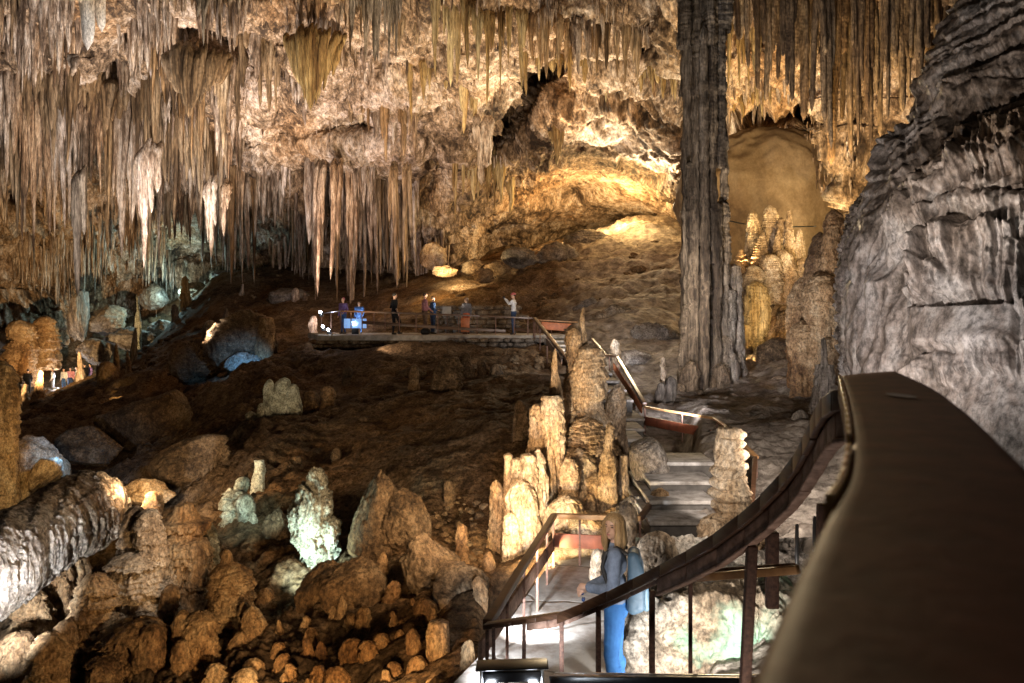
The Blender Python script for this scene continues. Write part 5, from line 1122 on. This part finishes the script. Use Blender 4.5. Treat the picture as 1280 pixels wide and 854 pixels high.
    if hairlen:
        for x in np.linspace(-1, 1, 9):
            an = x*2.2; px_, py_ = math.sin(an)*.078, -math.cos(an)*.075-.012
            ln = hairlen*(1-.08*abs(x)); hcaps.append(capsule(hp((px_, py_, .04)), hp((px_*1.15, py_*1.15+.0, -.04-ln*.55)), .030*k, .034*k)); hcaps.append(capsule(hp((px_*1.15, py_*1.15, -.04-ln*.55)), hp((px_*1.0, py_*1.1, -.04-ln)), .034*k, .016*k))
    fuse('hair', hcaps, hc, max(vox, .009), hair, t, 3, noise=.006 if vox < .01 else 0)
    if cap is not None: fuse('cap', [], [hell((0, -.012, .055), (.094, .102, .08)), hell((0, .09, .04), (.06, .06, .012))], max(vox, .012), cap, t, 2)
    return t, A, k
M_EYE = plain('eye and brow', (.05, .03, .02), .3); M_LIP = plain('lips', (.50, .20, .17), .45)
# the woman on the landing
wl = PZ(769, -3.4, 6.95)
den = plain('pale denim jacket', (.19, .23, .31), .85, noise=.15, nscale=16, bump=.5, spec=.2, col2=(.12, .15, .21)); jeans = plain('bright blue jeans', (.04, .14, .36), .8, noise=.2, nscale=10, bump=.4, spec=.2, col2=(.03, .11, .30))
W, WA, wk = person('blonde woman in grey blue jacket and blue jeans standing on the landing', wl, 1.67, 82, den, jeans, hairm('blonde hair', (.44, .28, .13)),
   arms=dict(elL=(-.21, .02, 1.12), wrL=(-.06, .235, 1.09), elR=(.21, .0, 1.13), wrR=(.04, .24, 1.06)), legs=dict(kneeL=(-.10, .035, .5), kneeR=(.09, .0, .5), ankL=(-.11, -.01, .08), ankR=(.10, -.06, .08)), headyaw=60, vox=.0065, hairlen=.20, female=True)
bp_ = thing('backpack', 'blue grey backpack hanging low on the back of the blonde woman', 'backpack', wl, None, math.radians(82))
bpm = plain('blue grey nylon', (.055, .095, .14), .6, noise=.25, nscale=12, bump=.5, col2=(.05, .09, .13)); bpl = plain('pale blue pocket', (.11, .19, .26), .6, noise=.2, nscale=12, bump=.4)
k = wk
def slab(pts, r): return [capsule(np.array(a)*k, np.array(b)*k, r*k, r*k) for a in pts for b in pts if a < b]
fuse('bag', slab([(-.09, -.17, 1.38), (.09, -.17, 1.38), (-.10, -.20, 1.28), (.10, -.20, 1.28), (-.11, -.22, .96), (.11, -.22, .96), (-.11, -.16, .94), (.11, -.16, .94)], .055), [], .012, bpm, bp_, 6, noise=.008)
fuse('front_pocket', slab([(-.07, -.265, 1.10), (.07, -.265, 1.10), (-.08, -.275, .94), (.08, -.275, .94)], .035), [], .012, bpl, bp_, 4, noise=.005)
for s in (-1, 1):
    pts = [(s*.10, -.10, 1.42), (s*.11, -.01, 1.475), (s*.115, .085, 1.42), (s*.12, .115, 1.30), (s*.15, .06, 1.14), (s*.14, -.1, 1.04)]
    fuse('strap', [capsule(np.array(a)*k, np.array(b)*k, .02*k, .02*k) for a, b in zip(pts[:-1], pts[1:])], [], .01, SHOE, bp_, 2)
ph = thing('pouch', 'small dark blue pouch held in front of the woman', 'pouch', wl, None, math.radians(82))
fuse('case', [capsule((-.02*k, .30*k, 1.02*k), (.02*k, .30*k, 1.02*k), .018*k, .018*k), capsule((-.02*k, .29*k, .96*k), (.02*k, .29*k, .96*k), .018*k, .018*k)], [], .006, plain('blue pouch', (.03, .08, .25), .4), ph, 2)
# visitors on the platform
zf = -.8
blk = cloth('black cloth', (.015, .015, .017)); pinkc = cloth('pink shirt', (.52, .24, .27)); khaki = cloth('brown shorts', (.17, .11, .08)); bluec = cloth('blue cloth', (.06, .13, .32)); purp = cloth('violet shirt', (.24, .16, .42)); whitec = cloth('white shirt', (.72, .72, .74)); greyc = cloth('grey cloth', (.16, .16, .18)); orangec = cloth('orange skirt', (.5, .13, .06)); dbl = cloth('dark blue jeans', (.035, .06, .13))
brown = hairm('brown hair', (.07, .04, .025)); blackh = hairm('dark hair', (.02, .015, .012))
V = 'visitors on the platform'
person('man dressed all in black on the platform', PZ(493, zf, 34.2), 1.78, -60, blk, blk, blackh, arms=dict(elL=(-.27, -.06, 1.14), wrL=(-.24, .05, .9)), legs=dict(kneeR=(.12, .2, .52), ankR=(.10, .16, .1)), sleeves=1, group=V)
person('man in a pink shirt and brown trousers on the platform', PZ(531, zf, 34.3), 1.80, -70, pinkc, khaki, brown, arms=dict(elR=(.22, .05, 1.13), wrR=(.12, .25, 1.0)), group=V)
person('visitor in blue standing close behind the man in pink', PZ(541, zf, 34.9), 1.66, -60, bluec, dbl, brown, arms=dict(wrL=(-.05, .25, 1.1)), group=V, female=True)
person('visitor in grey top and orange skirt by the orange panel', PZ(583, zf, 35.3), 1.62, 20, greyc, orangec, brown, group=V, female=True, hairlen=.12)
person('man in a white shirt and red cap raising a camera', PZ(642, zf, 34.0), 1.78, 80, whitec, dbl, brown, arms=dict(elL=(-.2, .16, 1.28), wrL=(-.06, .36, 1.5), elR=(.2, .16, 1.28), wrR=(.06, .36, 1.5)), cap=cloth('red cap', (.6, .16, .16)), group=V)
person('visitor in a violet shirt at the left end of the platform', PZ(429, zf, 35.6), 1.62, 150, purp, bluec, cloth('pink hair band', (.45, .14, .2)), group=V, arms=dict(wrL=(-.3, .3, 1.0)))
person('visitor in a blue top beside the violet shirt, behind the added blue panel', PZ(449, zf, 35.8), 1.45, 170, bluec, bluec, blackh, group=V)
cm = thing('camera', 'small black camera held up by the man in the red cap', 'camera', PZ(630, .77, 34.0)); beam('camera_body', PZ(628.5, .775, 34.0), PZ(631.5, .775, 34.0), .05, .08, 'black', cm); beam('lens', PZ(628, .775, 34.0), PZ(627, .775, 34.0), .05, .05, 'black', cm)
bg = thing('shoulder_bag', 'black bag standing on the platform at the feet of the man in pink', 'bag', PZ(532, zf, 33.9)); v, f = capsule((-.1, 0, .12), (.1, 0, .12), .12, .12); fuse('bag_body', [(v, f), capsule((-.08, 0, .2), (.08, 0, .2), .08, .08)], [], .02, blk, bg, 3); fuse('bag_handle', [capsule((-.08, 0, .26), (0, 0, .38), .012, .012), capsule((0, 0, .38), (.08, 0, .26), .012, .012)], [], .01, blk, bg, 1)
# far visitors
G_ = 'far visitors on the path behind the pit'
far = [(14, 'in dark blue at the left edge of the far path', bluec, dbl, 54, 18), (35, 'in black standing left of the pointed pale stalagmite', blk, blk, 54, 30), (66, 'in a light shirt left of the far railing', whitec, greyc, 54.6, 100), (80, 'in white in the middle of the far group', whitec, bluec, 54.4, 170), (88, 'in a pinkish shirt at the middle of the far group', pinkc, dbl, 54.8, 200), (96, 'in white right of the middle of the far group', whitec, greyc, 55, 120), (106, 'in black at the right end of the far group', blk, blk, 54.3, 60), (113, 'in a violet shirt beside the last black figure', purp, bluec, 55, 140)]
for px, desc, a, b_, d, rz in far:
    z = float(gz((px-HX)/F*d, d))-CZ; z = max(z, -5.9)
    person('far visitor '+desc, PZ(px, z+.1, d), rnd.uniform(1.6, 1.8), rz, a, b_, blackh, vox=.03, group=G_)
# ================================================================ CAMERA, LIGHT, VIEW
cam = bpy.data.cameras.new('camera'); co = bpy.data.objects.new('camera', cam); C.objects.link(co)
co.location = (0, 0, CZ); co.rotation_euler = (math.radians(90), 0, 0)
cam.sensor_width = 36; cam.lens = 36*F/1280; cam.shift_y = -(427-HY)/1280; cam.clip_start = 0.02; cam.clip_end = 400
cam.dof.use_dof = True; cam.dof.focus_distance = 16; cam.dof.aperture_fstop = 7.0
sc.camera = co
w = bpy.data.worlds.new('World'); sc.world = w; w.use_nodes = True
w.node_tree.nodes['Background'].inputs[0].default_value = (1.0, .80, .62, 1); w.node_tree.nodes['Background'].inputs[1].default_value = 0.012
WARM = (1, .68, .36); GOLD = (1, .62, .22); NEUT = (1, .87, .74); COOL = (.88, .93, 1); CYAN = (.55, .95, 1); BLUE = (.2, .5, 1); GREEN = (.75, 1, .88)
def spot(name, a, b, watt, col, ang=70, blend=.7, r=.12):
    l = bpy.data.lights.new(name, 'SPOT'); l.energy = watt; l.color = col; l.spot_size = math.radians(ang); l.spot_blend = blend; l.shadow_soft_size = r
    o = bpy.data.objects.new(name, l); C.objects.link(o)
    A = Vector(P(*a)); B = Vector(P(*b)); o.location = A
    o.rotation_euler = (B-A).to_track_quat('-Z', 'Y').to_euler()
    return o
def point(name, a, watt, col, r=.1):
    l = bpy.data.lights.new(name, 'POINT'); l.energy = watt; l.color = col; l.shadow_soft_size = r
    o = bpy.data.objects.new(name, l); C.objects.link(o); o.location = P(*a); return o
FL = 'floodlight'  # name shared by cave floodlights and added fill lights
# roof, left to right
spot(FL, (60, 470, 34), (120, 190, 42), 12500, (1, .88, .78), 75, .8, .5)
spot(FL, (240, 430, 34), (240, 140, 42), 12000, (1, .87, .75), 80, .8, .5)
spot(FL, (110, 120, 30), (110, 0, 36), 900, (1, .92, .86), 70, .8, .2)
spot(FL, (330, 400, 42), (400, 240, 46), 4500, (1, .82, .74), 90, .8, .4)
spot(FL, (450, 412, 30), (430, 90, 40), 10000, (1, .78, .52), 80, .8, .5)
spot(FL, (420, 405, 36), (450, 300, 50), 2200, (1, .86, .85), 80, .8, .3)
spot(FL, (560, 395, 34), (590, 90, 38), 6500, (1, .80, .56), 80, .8, .5)
spot(FL, (700, 300, 48), (720, 130, 42), 8000, (1, .82, .56), 100, .8, .4)
spot(FL, (800, 268, 53), (790, 170, 44), 3800, (1, .77, .46), 120, .8, .3)
point(FL, (800, 258, 54), 500, (1, .70, .32), .4)
point(FL, (722, 288, 57), 1500, (1, .72, .35), .3)
spot(FL, (800, 250, 50), (845, 170, 40), 5500, (1, .78, .48), 110, .8, .4)
spot(FL, (780, 380, 30), (760, 40, 36), 3500, (1, .82, .55), 80, .8, .4)
# niche and roof right of the column
spot(FL, (1035, 330, 24), (1035, 190, 28), 1600, (1, .68, .28), 100, .8, .2)
point(FL, (1018, 300, 31), 420, (1, .70, .30), .2)
spot(FL, (1025, 285, 33), (940, 230, 38), 560, (1, .72, .38), 100, .9, .2)
spot(FL, (930, 350, 25), (955, 290, 30), 500, (1, .74, .42), 50, .9, .2)
spot(FL, (1015, 400, 24), (960, 320, 30), 600, (1, .72, .38), 80, .8, .1)
spot(FL, (935, 330, 30), (925, 130, 30), 1800, (1, .72, .34), 90, .8, .3)
spot(FL, (975, 470, 22), (1060, 60, 25), 4200, (1, .80, .55), 70, .9, .3)
spot(FL, (1035, 300, 24), (1045, 200, 27), 900, (1, .66, .26), 120, .8, .2)
# centre and right
spot(FL, (672, 712, 10.6), (690, 560, 13.5), 420, (1, .72, .36), 110, .6, .08)
spot(FL, (745, 706, 11.2), (740, 600, 13), 260, (1, .74, .40), 120, .6, .08)
spot(FL, (640, 745, 8.6), (720, 470, 14.5), 420, (1, .80, .55), 60, .6, .08)
spot(FL, (575, 850, 6.8), (670, 750, 9.2), 420, COOL, 60, .9, .05)
spot(FL, (632, 780, 8.2), (730, 745, 9.6), 260, COOL, 110, .9, .05)
spot(FL, (905, 890, 5.8), (900, 770, 7.6), 300, (1, .97, .92), 110, .7, .05)
spot(FL, (665, 855, 5.3), (770, 690, 7.2), 45, COOL, 60, .9, .05)
spot(FL, (640, 560, 5.0), (765, 720, 7.0), 120, NEUT, 60, .9, .1)  # added fill on the woman's face and upper body, no lamp visible here
spot(FL, (860, 560, 8.5), (900, 620, 9.8), 60, NEUT, 110, .7, .1)
point(FL, (934, 448, 26.6), 380, GOLD, .1)
spot(FL, (938, 455, 25.8), (945, 380, 28.6), 700, (1, .74, .36), 90, .8, .1)
spot(FL, (930, 520, 19), (960, 330, 30), 900, (1, .74, .42), 50, .8, .1)
spot(FL, (850, 520, 16), (880, 300, 24), 1300, (.95, .93, 1), 90, .8, .1)
spot(FL, (1000, 520, 9.4), (1200, 270, 12), 400, (1, .91, .86), 92, .8, .06)
spot(FL, (985, 330, 10), (1240, 110, 13), 480, (1, .88, .78), 80, .8, .06)
spot(FL, (700, 395, 26), (790, 400, 33), 500, NEUT, 110, .8, .1)
point(FL, (960, 1100, 3.2), 16, (1, .88, .78), .15)  # added weak fill below the camera for the fronts of the posts
spot(FL, (600, 600, 10), (480, 560, 19), 620, (1, .68, .38), 110, .9, .2)  # added fill brightening the earth slope
spot(FL, (150, 600, 14), (330, 580, 20), 600, (1, .70, .40), 110, .9, .2)  # second added fill on the slope, from the left
# lower left
spot(FL, (330, 900, 8.0), (220, 730, 12), 300, (1, .66, .32), 80, .7, .08)
spot(FL, (470, 870, 7.6), (480, 740, 12), 170, (1, .62, .28), 90, .7, .08)
spot(FL, (-30, 830, 9.4), (20, 705, 12), 900, COOL, 70, .7, .06)
spot(FL, (230, 640, 11.0), (165, 680, 12), 60, NEUT, 90, .7, .05)
spot(FL, (365, 740, 12.4), (398, 640, 13.7), 200, GREEN, 120, .7, .05)
spot(FL, (214, 735, 12.5), (216, 650, 13.0), 70, CYAN, 120, .7, .05)
spot(FL, (330, 640, 13.5), (305, 610, 15.4), 80, GREEN, 80, .7, .05)
spot(FL, (320, 590, 17), (345, 495, 22), 90, GREEN, 60, .7, .05)
spot(FL, (84, 556, 19.5), (82, 592, 22.5), 160, BLUE, 70, .7, .05)
spot(FL, (303, 442, 32), (305, 462, 34.5), 260, BLUE, 70, .7, .05)
spot(FL, (30, 560, 17), (20, 520, 20.6), 220, GOLD, 100, .7, .05)
point(FL, (172, 606, 16.6), 16, GOLD, .05)
# far left
point(FL, (217, 368, 60.5), 500, CYAN, .1)
point(FL, (195, 372, 60), 260, CYAN, .1)
spot(FL, (150, 475, 50), (165, 420, 60), 4200, GREEN, 90, .7, .1)
spot(FL, (60, 462, 44), (15, 360, 58), 6500, (1, .66, .32), 90, .7, .1)
point(FL, (72, 478, 55), 260, COOL, .1)
point(FL, (118, 480, 53.6), 160, COOL, .1)
spot(FL, (150, 500, 40), (140, 480, 44), 400, GOLD, 100, .7, .1)
spot(FL, (300, 425, 46), (310, 360, 58), 2400, NEUT, 90, .8, .2)
# slope behind the platform
spot(FL, (560, 345, 47), (590, 330, 52), 900, (1, .78, .42), 110, .7, .1)
spot(FL, (440, 405, 35), (500, 400, 38), 250, COOL, 120, .7, .1)
spot(FL, (740, 450, 24), (700, 440, 30), 350, COOL, 100, .7, .1)
spot(FL, (850, 330, 20), (790, 425, 31), 800, (1, .90, .80), 90, .9, .1)
spot(FL, (1000, 560, 9), (960, 540, 18), 620, (1, .88, .78), 100, .9, .1)
point(FL, (775, 262, 57), 900, GOLD, .1)
point(FL, (545, 345, 46.5), 160, GOLD, .1)
spot(FL, (470, 425, 31), (520, 445, 31.8), 60, (1, .75, .5), 130, .9, .1)

sc.cycles.use_denoising = True; sc.cycles.denoiser = 'OPENIMAGEDENOISE'; sc.cycles.denoising_prefilter = 'ACCURATE'
sc.cycles.use_adaptive_sampling = False; sc.cycles.max_bounces = 4; sc.cycles.diffuse_bounces = 3; sc.cycles.glossy_bounces = 2; sc.cycles.sample_clamp_indirect = 3; sc.cycles.sample_clamp_direct = 0
sc.view_settings.view_transform = 'Standard'; sc.view_settings.look = 'None'; sc.view_settings.gamma = 1; sc.view_settings.exposure = 0.45

sc.cycles.pixel_filter_width = 1.15
